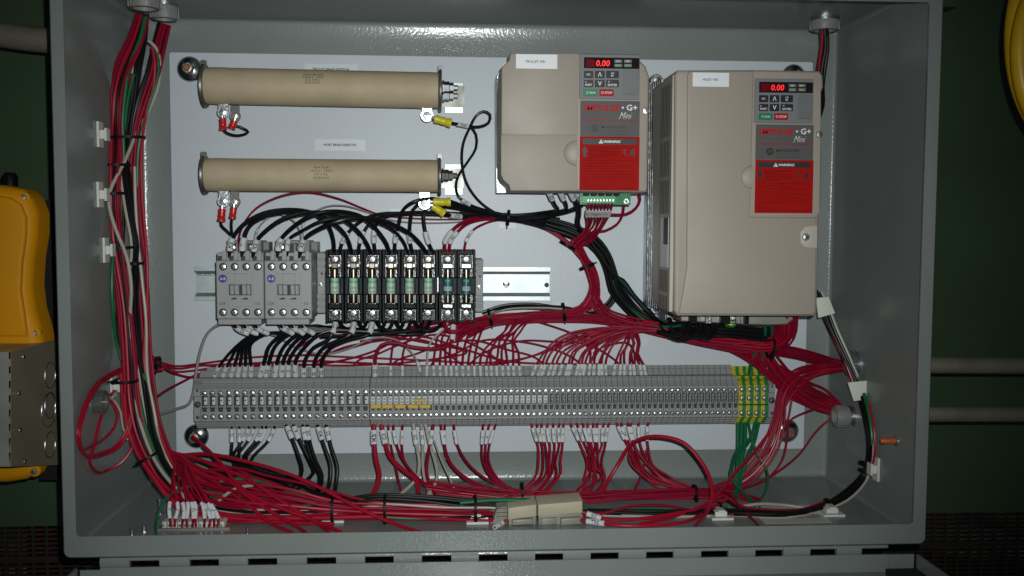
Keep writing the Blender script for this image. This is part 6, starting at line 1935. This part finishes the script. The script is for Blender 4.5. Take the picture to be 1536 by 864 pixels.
m = MB('black_plastic'); X_, Z_ = mm(15, 264, 50)
m.lathe((X_ / 1000, YP - .05, P(15, 280, 50).z), (0, 0, 1), [(0, .0072), (.010, .0072), (.014, .005), (.0145, .001)], 20)
m.build('cable_plug', pd_)
# black strip added as the shade in the gap between pendant and cabinet
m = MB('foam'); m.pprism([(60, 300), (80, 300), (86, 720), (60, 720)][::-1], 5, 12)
m.build('gap_shade', pd_, smooth_ang=None)
# junction box in front of it
jb = thing('junction_box', 'small metal junction box with three round knockouts, left of the cabinet', 'junction box', P(40, 600, 90))
hj, hb_ = 150, 34
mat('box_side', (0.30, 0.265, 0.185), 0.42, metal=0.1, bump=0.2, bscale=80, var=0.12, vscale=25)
fr = [P(-120, 528, hj), P(16, 528, hj), P(16, 700, hj), P(-120, 700, hj)]
bk_t, bk_b = P(88, 507, 28), P(88, 697, 28)
X1 = fr[1].x
bk = [Vector((fr[0].x, bk_t.y, bk_t.z)), Vector((X1, bk_t.y, bk_t.z)), Vector((X1, bk_b.y, bk_b.z)), Vector((fr[0].x, bk_b.y, bk_b.z))]
mat('box_front', (0.36, 0.35, 0.30), 0.42, metal=0.3, bump=0.3, bscale=80, var=0.2, vscale=25)
m = MB('box_front')
m.add(fr + bk, [(0, 3, 2, 1), (0, 1, 5, 4), (2, 3, 7, 6), (3, 0, 4, 7), (4, 5, 6, 7)])
m.build('box', jb, smooth_ang=None)
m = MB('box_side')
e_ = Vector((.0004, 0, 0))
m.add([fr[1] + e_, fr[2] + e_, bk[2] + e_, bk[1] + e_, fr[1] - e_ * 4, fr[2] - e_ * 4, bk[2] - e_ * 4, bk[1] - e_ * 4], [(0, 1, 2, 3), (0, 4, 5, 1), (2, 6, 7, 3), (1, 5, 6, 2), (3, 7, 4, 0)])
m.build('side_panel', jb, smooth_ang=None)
for j, yy in enumerate((563, 608, 667)):
    m = MB('zinc')
    q = PXW(75, yy, X1 + .0005)
    m.lathe(q, (1, 0, 0), [(0, .0135), (.0006, .0132), (.0006, .0126), (.0001, .0124)], 28, False)
    if j == 1:
        m.lathe(q + Vector((0, -.004, -.004)), (1, 0, 0), [(0, .0175), (.0005, .0173), (.0005, .0168), (.0001, .0166)], 28, False)
    m.build('knockout', jb)
for x, y in ((35, 535), (28, 590), (30, 645), (37, 692)):
    m = MB()
    m.lathe(PXW(x, y, X1 + .0004), (1, 0, 0), [(0, .0022), (.001, .0020), (.0014, .001)], 10)
    m.build('rivet', jb)
# yellow cable coil hanging at the upper right
yc = thing('cable_coil', 'yellow cable coil hanging at the upper right edge', 'cable', P(1560, 90, 30))
for j in range(4):
    m = MB('cable_yellow')
    dx, dy, hh = (0, 12, 24, 7)[j], (0, 6, -10, 20)[j], (200, 190, 212, 220)[j]
    cx_, cy_, ax_, ay_ = 1612 + dx, 60 + dy, 92 - dx * .3, 160 - dy
    pts = [P(cx_ + ax_ * math.cos(a), cy_ - ay_ * math.sin(a), hh) for a in [2 * PI * k / 24 for k in range(25)]]
    m.tube(pts, .0078, 14, True, .008)
    m.build('cable_turn', yc)
# small dark bracket on the girder above right corner
m = MB('girder_green'); m.pbox(1412, -30, 1436, 10, -60, -30)
tag(m.build('girder_bracket', smooth_ang=None), 'small green bracket on the girder at the upper right corner of the cabinet', 'bracket')
